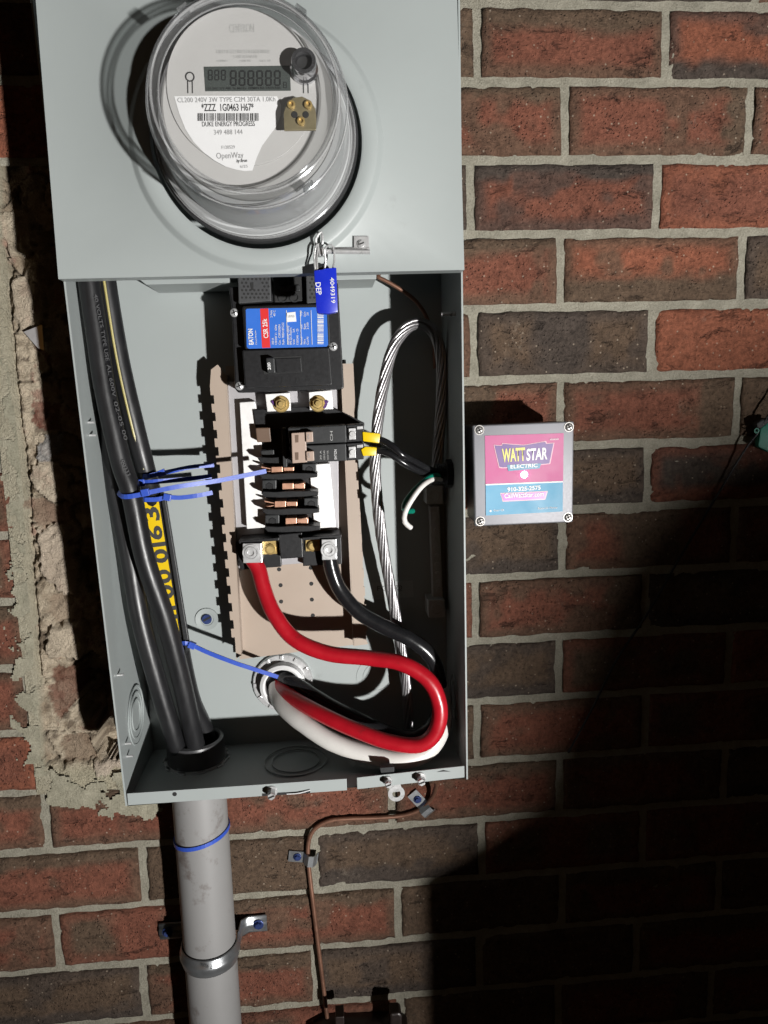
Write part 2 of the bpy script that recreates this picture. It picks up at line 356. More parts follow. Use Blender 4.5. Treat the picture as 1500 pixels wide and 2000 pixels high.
# colour patches seen on single bricks: core colour, rim colour, rim width, patch list
STY = {(1, 1): (RED_, BRN_, .35, 't'), (1, 2): (ORG_, DRK_, .3, 'b'), (2, 1): (RED_, BRN_, .12, 'r'), (2, 2): (RED_, BRN_, .3, 'c'), (3, 1): (RED_, DRK_, .3, 't'), (3, 2): (RED_, ORG_, .2, ''),
       (4, 1): (ORG_, BRN_, .5, 'b'), (4, 2): (BRN_, DRK_, .4, 'r'), (4, 3): (ORG_, RED_, .2, ''), (5, 1): (BRN_, DRK_, .3, 'c'), (5, 2): (ORG_, ORG_, .1, ''), (6, 1): (RED_, BRN_, .3, 'r'), (6, 2): (BRN_, BRN_, .2, ''), (6, 3): (RED_, BRN_, .2, ''),
       (7, 2): (DRK_, RED_, .3, 'b'), (7, 3): (BRN_, DRK_, .2, ''), (8, 1): (RED_, BRN_, .4, 'c'), (9, 1): (RED_, BRN_, .3, 'r'), (10, 1): (BRN_, RED_, .3, ''), (11, 1): (RED_, BRN_, .4, '')}
def lerp(a, b, t): return tuple(x + (y - x) * t for x, y in zip(a, b))
def sm(a, b, x): t = max(0, min(1, (x - a) / (b - a))); return t * t * (3 - 2 * t)
def brick(x0, x1, z0, z1, sty, seed, rot=0.0):
    rnd = random.Random(seed); st = 0.0042
    nx, nz = max(4, int((x1 - x0) / st)), max(4, int((z1 - z0) / st)); off = Vector((seed * 3.1, seed * 1.7, seed * .9))
    core, rim, rw, where = sty; vs = []; cols = []; fs = []; dep = rnd.uniform(-.0012, .0008); tx, tz = rnd.uniform(-.006, .006), rnd.uniform(-.015, .015)
    cx, cz = (x0 + x1) / 2, (z0 + z1) / 2
    for j in range(nz + 1):
        for i in range(nx + 1):
            a, b = i / nx, j / nz; x = x0 + (x1 - x0) * a; z = z0 + (z1 - z0) * b
            q = Vector((x, 0, z)); ex = min(a, 1 - a) * (x1 - x0); ez = min(b, 1 - b) * (z1 - z0)
            if i in (0, nx): x += .0016 * noise.noise(q * 55 + off) * (1 if i else -1) 
            if j in (0, nz): z += .0016 * noise.noise(q * 45 - off) 
            e = min(ex, ez); y = dep + tx * (x - cx) + tz * (z - cz) + .0011 * noise.fractal(q * 38 + off, .6, 2.2, 4) + .0026 * (1 - sm(0, .005, e)) * (.7 + .6 * noise.noise(q * 90))
            f1 = noise.noise(Vector((x * 30, 3.3, z * 46)) + off)
            if abs(f1) < .07 and noise.noise(q * 14 + off) > .05: y += .0016
            vs.append((x, y, z))
            wn = .5 + .5 * noise.fractal(q * 16 + off, .5, 2, 3)
            k = 0
            ed = {'t': 1 - b, 'b': b, 'r': 1 - a, 'l': a, 'c': abs(a - .5) * 1.6, '': 1}.get(where, 1)
            k = max(k, 1 - sm(rw * .5, rw * 1.1, ed + .25 * (wn - .5)))
            k = max(k, .75 * (1 - sm(.004, .012 + .014 * wn, e)))
            k = max(k, .75 * sm(.58, .8, wn))
            c = lerp(core, rim, k); s = 1 + .18 * noise.noise(q * 9 - off); cols.append((c[0] * s, c[1] * s, c[2] * s, 1))
    W = nx + 1
    for j in range(nz):
        for i in range(nx): fs.append([j*W+i, j*W+i+1, (j+1)*W+i+1, (j+1)*W+i])
    ring = [i for i in range(W)] + [j*W+nx for j in range(1, nz+1)] + [nz*W+i for i in range(nx-1, -1, -1)] + [j*W for j in range(nz-1, 0, -1)]
    o = len(vs)
    for i in ring: q = vs[i]; vs.append((q[0], .03, q[2])); cols.append(cols[i])
    n = len(ring)
    for k in range(n): fs.append([ring[k], o+k, o+(k+1) % n, ring[(k+1) % n]])
    me = bpy.data.meshes.new('brick'); c = Vector((cx, 0, cz)); me.from_pydata([Vector(q) - c for q in vs], [], fs); me.update()
    at = me.color_attributes.new('col', 'FLOAT_COLOR', 'POINT'); at.data.foreach_set('color', [x for q in cols for x in q])
    me.polygons.foreach_set('use_smooth', [True] * len(me.polygons)); me.materials.append(BRICK)
    o = bpy.data.objects.new('brick', me); COL.objects.link(o); o.location = c; o.rotation_euler.y = rot; attach(o, wall)
JT = 0.0049
def left_cut(r):        # photo column where the bricks left of the old chase end
    return {3: -12, 4: -14, 5: -18, 6: 16, 7: 26, 8: 34, 9: 48, 10: 58, 11: 66}.get(r)
seed = 0
for r in range(-1, 19):
    z1, z0 = bedz[r - 1] - JT, bedz[r] + JT
    zc = (z0 + z1) / 2
    xs = sorted(P(u, v, 0).x for u, v in VJ.get(r, []))
    ph = 0.0 if r % 2 else 0.1016
    if not xs: xs = [ph]
    while xs[0] > -0.78: xs.insert(0, xs[0] - 0.2032)
    while xs[-1] < 0.62: xs.append(xs[-1] + 0.2032)
    cut = left_cut(r)
    for a, b in zip(xs[:-1], xs[1:]):
        seed += 1; zz0, zz1 = z0, z1; rot = 0.0
        if b < -0.30 and r - 1 in BEDL and r in BEDL:      # courses left of the enclosure sit a little differently
            zz1, zz0 = P(20, BEDL[r - 1], 0).z - JT, P(20, BEDL[r], 0).z + JT
        x0, x1 = a + JT, b - JT
        if cut is not None:
            xc = P(cut, 1000 + (zc + .507) * -1750, 0).x
            if x0 < -0.36:
                if x0 > xc - .01: continue
                x1 = min(x1, xc)
        if r <= 11 and x0 > -0.37 and x1 < -0.05: continue     # wholly behind the enclosure
        if cut is not None and x0 < -.05 and x1 > -.05 and x0 > -.4: x0 = max(x0, -.12)
        col = int(round((a + .05) / .2032 - (0 if r % 2 else .5))) + 1
        sty = STY.get((r, col))
        if sty is None:
            rn = random.Random(seed * 13 + 5); sty = rn.choice([(RED_, BRN_, .3, 't'), (RED_, BRN_, .25, 'r'), (BRN_, DRK_, .3, 'b'), (RED_, BRN_, .2, 'c'), (BRN_, RED_, .3, 'c'), (RED_, ORG_, .2, 'l'), (BRN_, BRN_, .2, '')])
        brick(x0, x1, zz0, zz1, sty, seed, rot)
# mortar bed behind the bricks, with the open chase left of the enclosure pushed back
CH_L = [(0, 300), (2, 420), (8, 540), (22, 720), (38, 860), (50, 980), (60, 1150), (75, 1330), (85, 1480), (100, 1520)]
def chase_u(v):
    for (a, b), (c, d) in zip(CH_L[:-1], CH_L[1:]):
        if b <= v <= d: return a + (c - a) * (v - b) / (d - b)
    return CH_L[0][0] if v < 300 else CH_L[-1][0]
def grid(name, x0, x1, z0, z1, st, fy, mt, keep=None, parent=wall, kind=None):
    nx, nz = int((x1 - x0) / st), int((z1 - z0) / st); m = M(); W = nx + 1
    for j in range(nz + 1):
        for i in range(W):
            x = x0 + (x1 - x0) * i / nx; z = z0 + (z1 - z0) * j / nz; m.v.append(Vector((x, fy(x, z), z)))
    for j in range(nz):
        for i in range(nx):
            if keep is None or keep(x0 + (x1 - x0) * (i + .5) / nx, z0 + (z1 - z0) * (j + .5) / nz): m.f.append([j*W+i, j*W+i+1, (j+1)*W+i+1, (j+1)*W+i])
    return m.obj(name, mt, parent, smooth=True, norm=False, kind=kind, ang=180)
XCL, XCR, ZCT, ZCB = -0.52, -0.335, P(20, 311, 0).z, P(120, 1545, 0).z
def in_chase(x, z): return XCL - .02 < x < XCR and ZCB < z < ZCT
def fm(x, z):
    q = Vector((x, 0, z)); return .0034 + .0012 * noise.fractal(q * 70, .7, 2.1, 4) + .0014 * noise.noise(q * 18)
grid('mortar', -.80, .64, bedz[18], bedz[-2], .0042, fm, MORTAR, keep=lambda x, z: not (-.50 < x < XCR - .004 and ZCB + .004 < z < ZCT - .004))
# chase filling: rough broken face, saw-cut line, cavity near the bottom
def pxl(x, y, z):
    q = Vector((x, y, z)) - CAM; zc = q.dot(f_); return 750 + F_PX * q.dot(r_) / zc, 1000 + F_PX * q.dot(d_) / zc
def inside(u, v, poly):
    k = False; n = len(poly)
    for i in range(n):
        (a, b), (c, d) = poly[i], poly[i - 1]
        if (b > v) != (d > v) and u < (c - a) * (v - b) / (d - b) + a: k = not k
    return k
CAVITY = [(140, 1288), (250, 1280), (260, 1478), (205, 1486), (182, 1462), (186, 1430), (152, 1398), (140, 1350)]
def fch(x, z):
    u, v = pxl(x, 0, z); q = Vector((x, 0, z)); cu = chase_u(v); s = u - cu
    rough = .5 * noise.fractal(q * 24, .7, 2.2, 5) + .35 * noise.fractal(q * 75, .8, 2.2, 4)
    rough += .5 * noise.fractal(q * 190, .9, 2.1, 3)
    y = .001 + .0018 * rough
    if s > 0: y = .005 + .006 * rough + .006 * abs(noise.noise(q * 33)) + .010 * sm(.1, .5, noise.noise(Vector((x * 20, 7, z * 26))))
    else: y = -.001 + .0012 * rough
    if abs(s) < 4.5 and 480 < v < 1345: y += .010
    if s > 0 and abs(noise.noise(q * 30 + Vector((9, 2, 5)))) < .03: y += .005
    uu, vv = u + 12 * noise.fractal(q * 60, .8, 2.2, 3), v + 12 * noise.fractal(q * 60 + Vector((5, 1, 8)), .8, 2.2, 3)
    if inside(uu, vv, CAVITY): y += .038
    if v > 1480 and s > 0: y = y * (1 - sm(1490, 1530, v))
    return y
PATCH = [([(58, 785), (112, 790), (112, 845), (72, 842), (54, 826)], (.135, .045, .032), .003), ([(66, 672), (95, 690), (95, 722), (80, 702)], (.135, .045, .032), .002),
         ([(86, 855), (118, 845), (118, 880), (92, 898), (68, 902), (72, 872)], (.26, .26, .27), -.002), ([(60, 905), (110, 896), (135, 930), (135, 978), (80, 972), (55, 935)], (.43, .365, .29), -.004),
         ([(70, 1035), (120, 1020), (150, 1100), (150, 1165), (120, 1160), (82, 1130)], (.42, .35, .285), -.004), ([(18, 540), (70, 515), (90, 600), (64, 660), (30, 650)], (.43, .365, .29), -.002),
         ([(0, 420), (50, 400), (66, 490), (14, 505)], (.40, .345, .27), -.002), ([(90, 1240), (105, 1225), (160, 1222), (164, 1282), (94, 1285)], (.42, .355, .28), -.006),
         ([(112, 1245), (120, 1233), (152, 1228), (150, 1262), (112, 1276)], (.25, .25, .26), -.008), ([(98, 1310), (150, 1300), (150, 1370), (112, 1412), (96, 1370)], (.14, .062, .042), .006),
         ([(178, 1495), (240, 1476), (240, 1500), (188, 1516)], (.43, .36, .30), -.004),
         ([(100, 1165), (150, 1165), (155, 1215), (105, 1222), (88, 1200)], (.26, .20, .15), .007), ([(118, 1445), (170, 1440), (185, 1490), (120, 1500)], (.17, .12, .085), .008),
         ([(40, 975), (135, 985), (130, 1020), (70, 1030)], (.20, .135, .10), .005)]
def patch_at(x, z):
    q = Vector((x, 0, z)); u, v = pxl(x, 0, z); u += 9 * noise.fractal(q * 70, .8, 2.2, 3); v += 9 * noise.fractal(q * 70 + Vector((9, 9, 9)), .8, 2.2, 3)
    for poly, c, h in PATCH:
        if inside(u, v, poly): return c, h
    return None
def fch2(x, z):
    p_ = patch_at(x, z); y = fch(x, z)
    return y if p_ is None or y > .04 else y * .55 + p_[1]
rb = grid('rubble', -.512, XCR, ZCB - .002, ZCT + .002, .0022, fch2, RUBBLE)
cl = []
for vt in rb.data.vertices:
    x, z = vt.co.x + rb.location.x, vt.co.z + rb.location.z; q = Vector((x, 0, z)); u, v = pxl(x, 0, z); s_u = u - chase_u(v)
    k = .5 + .5 * noise.fractal(q * 22, .7, 2.2, 5); k2 = .5 + .5 * noise.fractal(q * 48 + Vector((4, 4, 4)), .75, 2.2, 5)
    c = lerp((.27, .245, .185), (.36, .33, .26), k)
    if s_u > 0: c = lerp(lerp((.24, .19, .14), (.42, .355, .275), sm(.3, .62, k)), (.30, .20, .155), sm(.66, .80, k2)); c = lerp(c, (.10, .075, .055), .8 * sm(.66, .80, 1 - k2))
    if v > 1480 and s_u > 0: c = lerp(c, (.33, .30, .225), sm(1485, 1515, v))
    if s_u > 0 and abs(noise.noise(q * 30 + Vector((9, 2, 5)))) < .03: c = lerp(c, (.07, .055, .04), .7)
    p_ = patch_at(x, z)
    if p_: c = lerp(p_[0], c, .12 + .25 * k2)
    cl += [c[0] * 1.5, c[1] * 1.5, c[2] * 1.46, 1]
at_ = rb.data.color_attributes.new('col', 'FLOAT_COLOR', 'POINT'); at_.data.foreach_set('color', cl)
M().prism([P(u, v, 6) for u, v in ((46, 648), (82, 634), (86, 684), (74, 680), (60, 664))], 5).obj('foil_scrap', FOIL, wall)
def ksm(u0, u1, v0, v1, th, sc=40):
    def k(x, z):
        u, v = pxl(x, 0, z)
        if not (u0 < u < u1 and v0 < v < v1): return False
        e = min((u - u0) / 30, (u1 - u) / 30, (v - v0) / 25, (v1 - v) / 40, 1)
        return noise.fractal(Vector((x * sc, 1.1, z * sc)), .8, 2.2, 5) > th + .9 * (1 - e)
    return k
fsm = lambda x, z: -.0022 + .0012 * noise.fractal(Vector((x, 0, z)) * 60, .7, 2.2, 4)
a, b = P(10, 1620, 0), P(330, 1480, 0)
grid('mortar_smear', -.52, -.34, a.z, b.z, .0018, fsm, SMEAR, keep=ksm(85, 335, 1490, 1605, -.25))
grid('mortar_smear', -.55, -.44, P(10, 1520, 0).z, P(10, 700, 0).z, .0018, fsm, SMEAR, keep=lambda x, z: (lambda u, v: -60 < u - chase_u(v) < -3 and noise.fractal(Vector((x * 45, 2, z * 45)), .8, 2.2, 5) > .28 * (-(u - chase_u(v)) - 22) / 20)(*pxl(x, 0, z)))

# ------------------------------------------------------------------ enclosure
ENC_F, ENC_B = 125, 10
enc = thing('meter_enclosure', (-.21, -.06, -.7855), 'open grey steel meter enclosure mounted on the brick wall', 'enclosure')
LF_T, LF_B, RF_T, RF_B = P(124, 548, ENC_F), P(245, 1574, ENC_F), P(904, 545, ENC_F), P(914, 1522, ENC_F)
def ext(a, b, z): t = (z - a.z) / (b.z - a.z); return a + (b - a) * t
LT, RT = ext(LF_T, LF_B, .03), ext(RF_T, RF_B, .03)
LB_, RB_ = LF_B, RF_B
ZF = -.7855
def wallsheet(a, b, th):       # side wall from front edge a (top) - b (bottom), thickness th along x
    m = M(); B = -ENC_B / 1000
    vs = [a, b, Vector((b.x, B, b.z)), Vector((a.x, B, a.z))]; vs2 = [q + Vector((th, 0, 0)) for q in vs]
    return m.add(vs + vs2, [[0,1,2,3],[7,6,5,4],[0,4,5,1],[1,5,6,2],[2,6,7,3],[3,7,4,0]])
lw = wallsheet(LT, LB_, .0016).obj('side_wall', GREY, enc)
rw = wallsheet(RT, RB_, -.0016).obj('side_wall', GREY, enc)
M().box((LT.x - .001, -.010, -.7875), (RT.x + .001, -.008, .03)).obj('back_panel', GREY, enc)
def fbz(u, v): return P(u, v, 126).z - .0124
zl, zr = fbz(248, 1550), fbz(907, 1496)
fl = M().add([Vector((LB_.x + .0017, -.1245, zl)), Vector((RB_.x - .0017, -.1245, zr)), Vector((RB_.x - .0017, -.0101, zr - .003)), Vector((LB_.x + .0017, -.0101, zl))], [[0, 1, 2, 3]])
fl.add([q + Vector((0, 0, -.0016)) for q in fl.v[:4]], [[3, 2, 1, 0]]); fl.obj('floor_plate', GREY, enc)
M().box((LT.x, -.125, .03), (RT.x, -.008, .032)).obj('top_plate', GREY, enc)
fz = ZF
def flange(u0, v0, u1, v1, hh):
    a, b = P(u0, v0, 126), P(u1, v1, 126)
    return M().prism([a, b, b - UP * hh, a - UP * hh], 124.6).obj('flange', GREY, enc, bevel=.4)
f1 = flange(248, 1550, 677, 1521, .0125); f2 = flange(697, 1519, 907, 1496, .0125)
M().cyl(P(341, 1551, 126), OUT, .0022, .0004, 16).obj('hole', BORE, f1)
M().pix([(512, 1550), (606, 1545), (606, 1549), (512, 1555)], 126.3, 126).obj('slot', BORE, f1)
M().tube([P(560, 1551, 127), P(585, 1549, 128), P(606, 1543, 127)], .0006, 6).obj('wire_scrap', INKW, f1)
M().pix([(853, 1508), (866, 1504), (880, 1507), (866, 1507)], 126.3, 126).obj('slot', BORE, f2)
def hexbolt(u, v, d, r, parent, h=.006, ax=OUT, mt=STEEL, name='bolt'):
    c = P(u, v, d); o = M().lathe(c, ax, [(r * 1.35, 0), (r * 1.35, .0012), (r * 1.2, .0016)], 24)
    o.lathe(c + ax * .0012, ax, [(r, 0), (r, h * .8), (r * .85, h)], 6)
    b = o.obj(name, mt, parent); M().obox(c + ax * (h + .0013), Vector((r * .7, 0, r * .25)), Vector((-r * .06, 0, r * .17)), ax * .0003).obj('slot', BORE, b); return b
hexbolt(531, 1545, 126, .0042, f1, .010); hexbolt(757, 1524, 126, .0036, f2, .009); hexbolt(821, 1518, 126, .0042, f2, .010)
def ring(c, ax, r0, r1, h, name, mt, parent, n=40):
    return M().lathe(c, ax, [(r0, 0), (r0, h), (r1, h), (r1, 0)], n, close=False).obj(name, mt, parent, smooth=True, ang=30)
# knockouts: thin raised rings
lk = Vector((LB_.x + .0045 , 0, 0)); c0 = P(262, 1395, 60)
for r in (.031, .0245, .017): 
    ring(Vector((ext(LF_T, LF_B, c0.z).x + .0017, -.062, c0.z)), Vector((1, 0, 0)), r, r - .0016, .0012, 'knockout_ring', GREY, lw)
c1 = P(578, 1485, 60); 
for r in (.034, .026): ring(Vector((c1.x, -.062, zl + (zr - zl) * .5 - .0006)), UP, r, r - .001, .0016, 'knockout_ring', GREY, enc)
c2 = P(737, 1322, 10)
for r in (.024, .0165): ring(c2, OUT, r, r - .0009, .0005, 'knockout_ring', GREY, enc)
cR = P(893, 1365, 70)
for r in (.024, .016): ring(Vector((ext(RF_T, RF_B, cR.z).x - .0017, -.062, cR.z)), Vector((-1, 0, 0)), r, r - .0012, .0009, 'knockout_ring', GREY, rw)
ring(Vector((P(382, 1470, 40).x, -.04, ZF)), UP, .047, .0455, .0008, 'knockout_ring', GREY, enc)
# rivet screws poking through the left wall
for u, v in ((178, 825), (180, 850), (237, 1318), (248, 1452), (248, 1477)):
    c = P(u, v, 108); c.x = ext(LF_T, LF_B, c.z).x + .0016
    M().cyl(c, Vector((1, 0, 0)), .0012, .006, 10).obj('screw_tip', STEEL, lw)
c = P(848, 614, 95); c.x = ext(RF_T, RF_B, c.z).x - .0016
M().cyl(c, Vector((-1, 0, 0)), .0022, .014, 12).obj('screw_tip', STEEL, rw)
M().cyl(c + Vector((.0032, 0, 0)), Vector((1, 0, 0)), .004, .003, 12).obj('screw_head', STEEL, rw)
# compartment divider under the meter
M().pix([(262, 538), (285, 556), (735, 545), (735, 532)], 70, 12).obj('divider_plate', GREY, enc, bevel=.6)
# masonry screw heads in the back panel
for u, v in ((404, 1209),):
    o = M().lathe(P(u, v, 10), OUT, [(.013, 0), (.0125, .0016), (.0075, .0008), (.007, .0002)], 30, close=False).obj('dimple', GREY, enc, smooth=True)
    s = M().cyl(P(u, v, 10.5), OUT, .0056, .0022, 20).obj('screw', SCREWB, enc); M().obox(P(u, v, 12.8), Vector((.004, 0, .002)), Vector((-.0005, 0, .001)), OUT * .0003).obj('slot', BORE, s)
# upper cover with raised collar
CV = 140
cover_pts = [P(64, -70, CV), P(891, -70, CV), P(907, 527, CV), P(114, 545, CV)]
MC = P(501, 268, 150)                  # meter axis
def mc(d): return Vector((MC.x, -d / 1000, MC.z))
cm = M(); n = 72
cvx0, cvx1 = cover_pts[0], cover_pts[1]
# flat sheet with a round hole: outer outline sampled by angle
def outl(g):
    dx, dz = math.cos(g), math.sin(g); best = 9
    for i in range(4):
        a, b = cover_pts[i], cover_pts[(i + 1) % 4]; ex, ez = b.x - a.x, b.z - a.z
        den = dx * ez - dz * ex
        if abs(den) < 1e-9: continue
        t = ((a.x - MC.x) * ez - (a.z - MC.z) * ex) / den; s = ((a.x - MC.x) * dz - (a.z - MC.z) * dx) / den
        if t > 0 and -1e-6 <= s <= 1 + 1e-6: best = min(best, t)
    return best
angs = sorted([2 * math.pi * i / n for i in range(n)] + [math.atan2(q.z - MC.z, q.x - MC.x) % (2 * math.pi) for q in cover_pts]); n = len(angs)
prof = [(None, CV - 16), (None, CV), (.1085, CV), (.1065, CV + 1.2), (.1035, CV + 5), (.1015, CV + 6), (.091, CV + 6), (.089, CV + 5), (.0885, CV - 2)]
for r, d in prof:
    for g_ in angs:
        rr = outl(g_) if r is None else min(r, outl(g_) - .0005)
        cm.v.append(Vector((MC.x + math.cos(g_) * rr, -d / 1000, MC.z + math.sin(g_) * rr)))
for j in range(len(prof) - 1):
    for i in range(n): cm.f.append([j*n+i, j*n+(i+1) % n, (j+1)*n+(i+1) % n, (j+1)*n+i])
cov = cm.obj('cover', GREY, enc, smooth=True, ang=50)
# sealing latch on the cover
lt = M().pix([(691, 461), (720, 461), (721, 484), (691, 486)], 142.5, 141).obj('latch_plate', STEEL, enc, bevel=.3)
hexbolt(706, 477, 142.5, .0028, lt, .002)
M().tube([P(626, 491, 149), P(722, 492, 147)], .0021, 10, step=.02).obj('latch_rod', STEEL, enc)
M().pix([(640, 484), (722, 483), (722, 490), (640, 490)], 143.5, 142).obj('latch_rail', STEEL, enc, bevel=.3)
M().pix([(622, 484), (634, 482), (636, 498), (623, 500)], 153, 144).obj('latch_knuckle', STEEL, enc, bevel=.8)
M().tube([P(618, 482, 151), P(617, 466, 153), P(628, 453, 152), P(630, 470, 152), P(628, 484, 150)], .0012, 8).obj('latch_loop', STEEL, enc)
# zinc padlock tab below the flange
tb = M(); cT = P(774, 1549, 122); tb.lathe(cT, OUT, [(.0042, 0), (.0042, .0012), (.0085, .0012), (.0085, 0), (.0042, 0)], 28, close=False)
tb.prism([P(757, 1533, 123), P(782, 1531, 123), P(786, 1545, 123), P(764, 1548, 123)], 122); tb.obj('padlock_tab', STEEL, enc, smooth=True, ang=30)
M().pix([(742, 1500), (770, 1498), (770, 1508), (744, 1510)], 124, 116).obj('spring_clip', BLACKG, enc, bevel=.5)
# small clear sticker on the back panel
st_ = M().pix([(726, 1138), (806, 1133), (808, 1166), (728, 1171)], 10.5, 10).obj('sticker', STICK, enc)
text('FG1 @', (737, 1154), (786, 1152), 10.8, INKD, st_, 10)

# ------------------------------------------------------------------ conduit hub, conduit, strap
HX = P(384, 1480, 40).x; hub = Vector((HX, -.040, ZF))
bsh = thing('conduit_bushing', hub, 'black plastic threaded bushing round the cable entry in the enclosure floor', 'bushing')
M().lathe(hub, UP, [(.0245, -.003), (.0255, .026), (.0275, .0275), (.0305, .026), (.0312, .018), (.0305, .0002), (.0245, .0002)], 48, close=False).obj('collar', mat('threaded black collar', (.045, .045, .047), .35, 0, .2, 200), bsh, smooth=True, ang=35)
lk_ = M()
for i in range(10):
    g_ = 2 * math.pi * i / 10; c = hub + Vector((math.cos(g_), math.sin(g_), 0)) * .034 + UP * .0016
    lk_.obox(c, Vector((math.cos(g_), math.sin(g_), 0)) * .0022, Vector((-math.sin(g_), math.cos(g_), 0)) * .004, UP * .0014)
lk_.lathe(hub, UP, [(.0312, .0003), (.0312, .003), (.0345, .003), (.0345, .0003)], 40, close=False); lk_.obj('locknut', STEEL, bsh)
con = thing('conduit', Vector((HX, -.040, GROUND_Z)), 'grey plastic conduit pipe running down the wall below the enclosure', 'conduit')
M().lathe(Vector((HX, -.040, GROUND_Z)), UP, [(.0295, 0), (.0295, -GROUND_Z + ZF - .022), (.0255, -GROUND_Z + ZF - .022), (.0255, .0)], 56, close=False).obj('pipe', PVC, con, smooth=True, ang=30)
M().lathe(Vector((HX, -.040, ZF - .024)), UP, [(.0297, 0), (.0312, .001), (.0312, .0215), (.0255, .0215)], 56, close=False).obj('adapter', PURPLE, con, smooth=True, ang=30)
ZS = (P(341, 1838, 4).z + P(517, 1816, 4).z) / 2 + .012
stp = thing('conduit_strap', Vector((HX, -.003, ZS)), 'galvanised two-hole strap clamping the grey conduit to the bricks', 'strap')
sm_ = M(); R0 = .0305; cy = -.040; pts = []
for i in range(33):
    g_ = math.pi * (-.06 + 1.12 * i / 32); pts.append(Vector((HX - R0 * math.cos(g_), cy - R0 * math.sin(g_), 0)))
pts = [Vector((HX - .065, -.0035, 0)), Vector((HX - .038, -.0035, 0)), Vector((HX - .0315, -.010, 0))] + pts + [Vector((HX + .0315, -.010, 0)), Vector((HX + .040, -.0035, 0)), Vector((HX + .062, -.0035, 0))]
NB = len(pts)
prf = [(-.0105, 0), (-.0085, .0006), (-.004, .0008), (-.002, .0024), (.002, .0024), (.004, .0008), (.0085, .0006), (.0105, 0)]
for k, q in enumerate(pts):
    nrm = Vector((q.x - HX, q.y - cy, 0)).normalized() if 2 < k < NB - 3 else Vector((0, -1, 0))
    for z, h in prf: sm_.v.append(q + nrm * h + Vector((0, 0, ZS + z)))
for k in range(NB - 1):
    for j in range(len(prf) - 1): sm_.f.append([k*8+j, k*8+j+1, (k+1)*8+j+1, (k+1)*8+j])
bo = sm_.obj('band', DULL, stp, smooth=True, ang=50); so = bo.modifiers.new('thick', 'SOLIDIFY'); so.thickness = .0012
for sx in (-.055, .052):
    c = Vector((HX + sx, -.0058, ZS)); s = M().lathe(c, OUT, [(.0062, 0), (.0062, .0012), (.0055, .0016)], 22).lathe(c, OUT, [(.0042, .0012), (.0042, .0042), (.0036, .0048)], 6).obj('screw', SCREWB, stp)
TXW = mat('embossed steel lettering', (.78, .79, .8), .25, 1, .05)
c_ = P(414, 1896, 81)
text('MTW  2', (392, 1889), (414, 1893), 74, TXW, stp, 8)
ct = thing('cable_tie', Vector((HX, -.08, P(400, 1650, 80).z)), 'blue nylon tie wrapped round the grey conduit below the enclosure', 'cable tie', 'blue cable ties')
zt = P(400, 1652, 70).z; tm = M(); K = 48
for i in range(K):
    g_ = 2 * math.pi * i / K; rr = .0300; z = zt + .006 * math.cos(g_) - .002
    for dr, dz in ((0, -.0022), (.0012, -.0022), (.0012, .0022), (0, .0022)): tm.v.append(Vector((HX + (rr + dr) * math.cos(g_), -.040 + (rr + dr) * math.sin(g_), z + dz)))
for i in range(K):
    for k in range(4): tm.f.append([i*4+k, i*4+(k+1) % 4, ((i+1) % K)*4+(k+1) % 4, ((i+1) % K)*4+k])
tm.obj('strap', BLUE, ct)
q = P(366, 1656, 62); M().obox(q, Vector((.0042, 0, 0)), Vector((0, .0022, 0)), Vector((0, 0, .0046))).obj('head', BLUE, ct, bevel=.6)

# ------------------------------------------------------------------ meter
met = thing('electric_meter', mc(146), 'round digital electricity meter under a clear domed cover on the grey cover', 'meter')
A_ = OUT; B0 = mc(0)
def L_(prof): return [(r / 1000, d / 1000) for r, d in prof]
M().lathe(B0, A_, L_([(81.6, 143), (84.5, 143), (85.5, 146), (85.5, 151), (84.5, 153), (81.6, 153)]), 96, close=False).obj('gasket', GASKET, met, smooth=True, ang=35)
M().lathe(B0, A_, L_([(83.2, 153.2), (83.2, 157), (81, 158), (80.2, 163), (79.6, 167), (78.2, 168), (75.5, 205), (74.4, 214), (73.6, 218), (73.8, 219), (73.9, 223), (73.2, 224.5), (72.4, 232), (71, 236), (68, 238.5), (65, 238), (63.4, 235), (62.8, 231.5)]), 96, close=False).obj('dome', CLEAR, met, smooth=True, ang=24)
M().lathe(B0, A_, L_([(.1, 150), (82, 150), (82, 151.5), (.1, 151.5)]), 72, close=False).obj('base_plate', INNER, met)
RIM = clear_mat(.16, 1.0, (.95, .95, .95))
for rr, dd, tr_ in ((73.9, 221, 1.0), (67.5, 238.3, 1.1), (82.4, 156.5, .9), (63.2, 232.5, .7)):
    M().lathe(B0, A_, [((rr + tr_ * math.cos(k * math.pi / 4)) / 1000, (dd + tr_ * math.sin(k * math.pi / 4)) / 1000) for k in range(9)], 96, close=False).obj('rim_bead', RIM, met, smooth=True)
M().lathe(B0, A_, L_([(62.8, 231), (.1, 231)]), 96, close=False).obj('window', CLEARW, met, smooth=True)
M().lathe(B0, A_, L_([(74, 151.6), (73, 172), (71.5, 175), (69.5, 204), (65.5, 207)]), 72, close=False).obj('inner_body', INNER, met, smooth=True, ang=30)
FD = 212
M().lathe(B0, A_, L_([(65, 207), (66, 209), (65.5, 211), (64, FD), (.1, FD)]), 96, close=False).obj('face_plate', FACEG, met, smooth=True, ang=30)
for g_ in (55, 125, 235, 305):        # moulded clips of the clear cover
    a = math.radians(g_); rd = Vector((math.cos(a), 0, math.sin(a))); tn = Vector((-math.sin(a), 0, math.cos(a)))
    M().obox(mc(226) + rd * .0735, rd * .0012, tn * .0042, A_ * .008).obj('clip', CLEAR, met, bevel=.4)
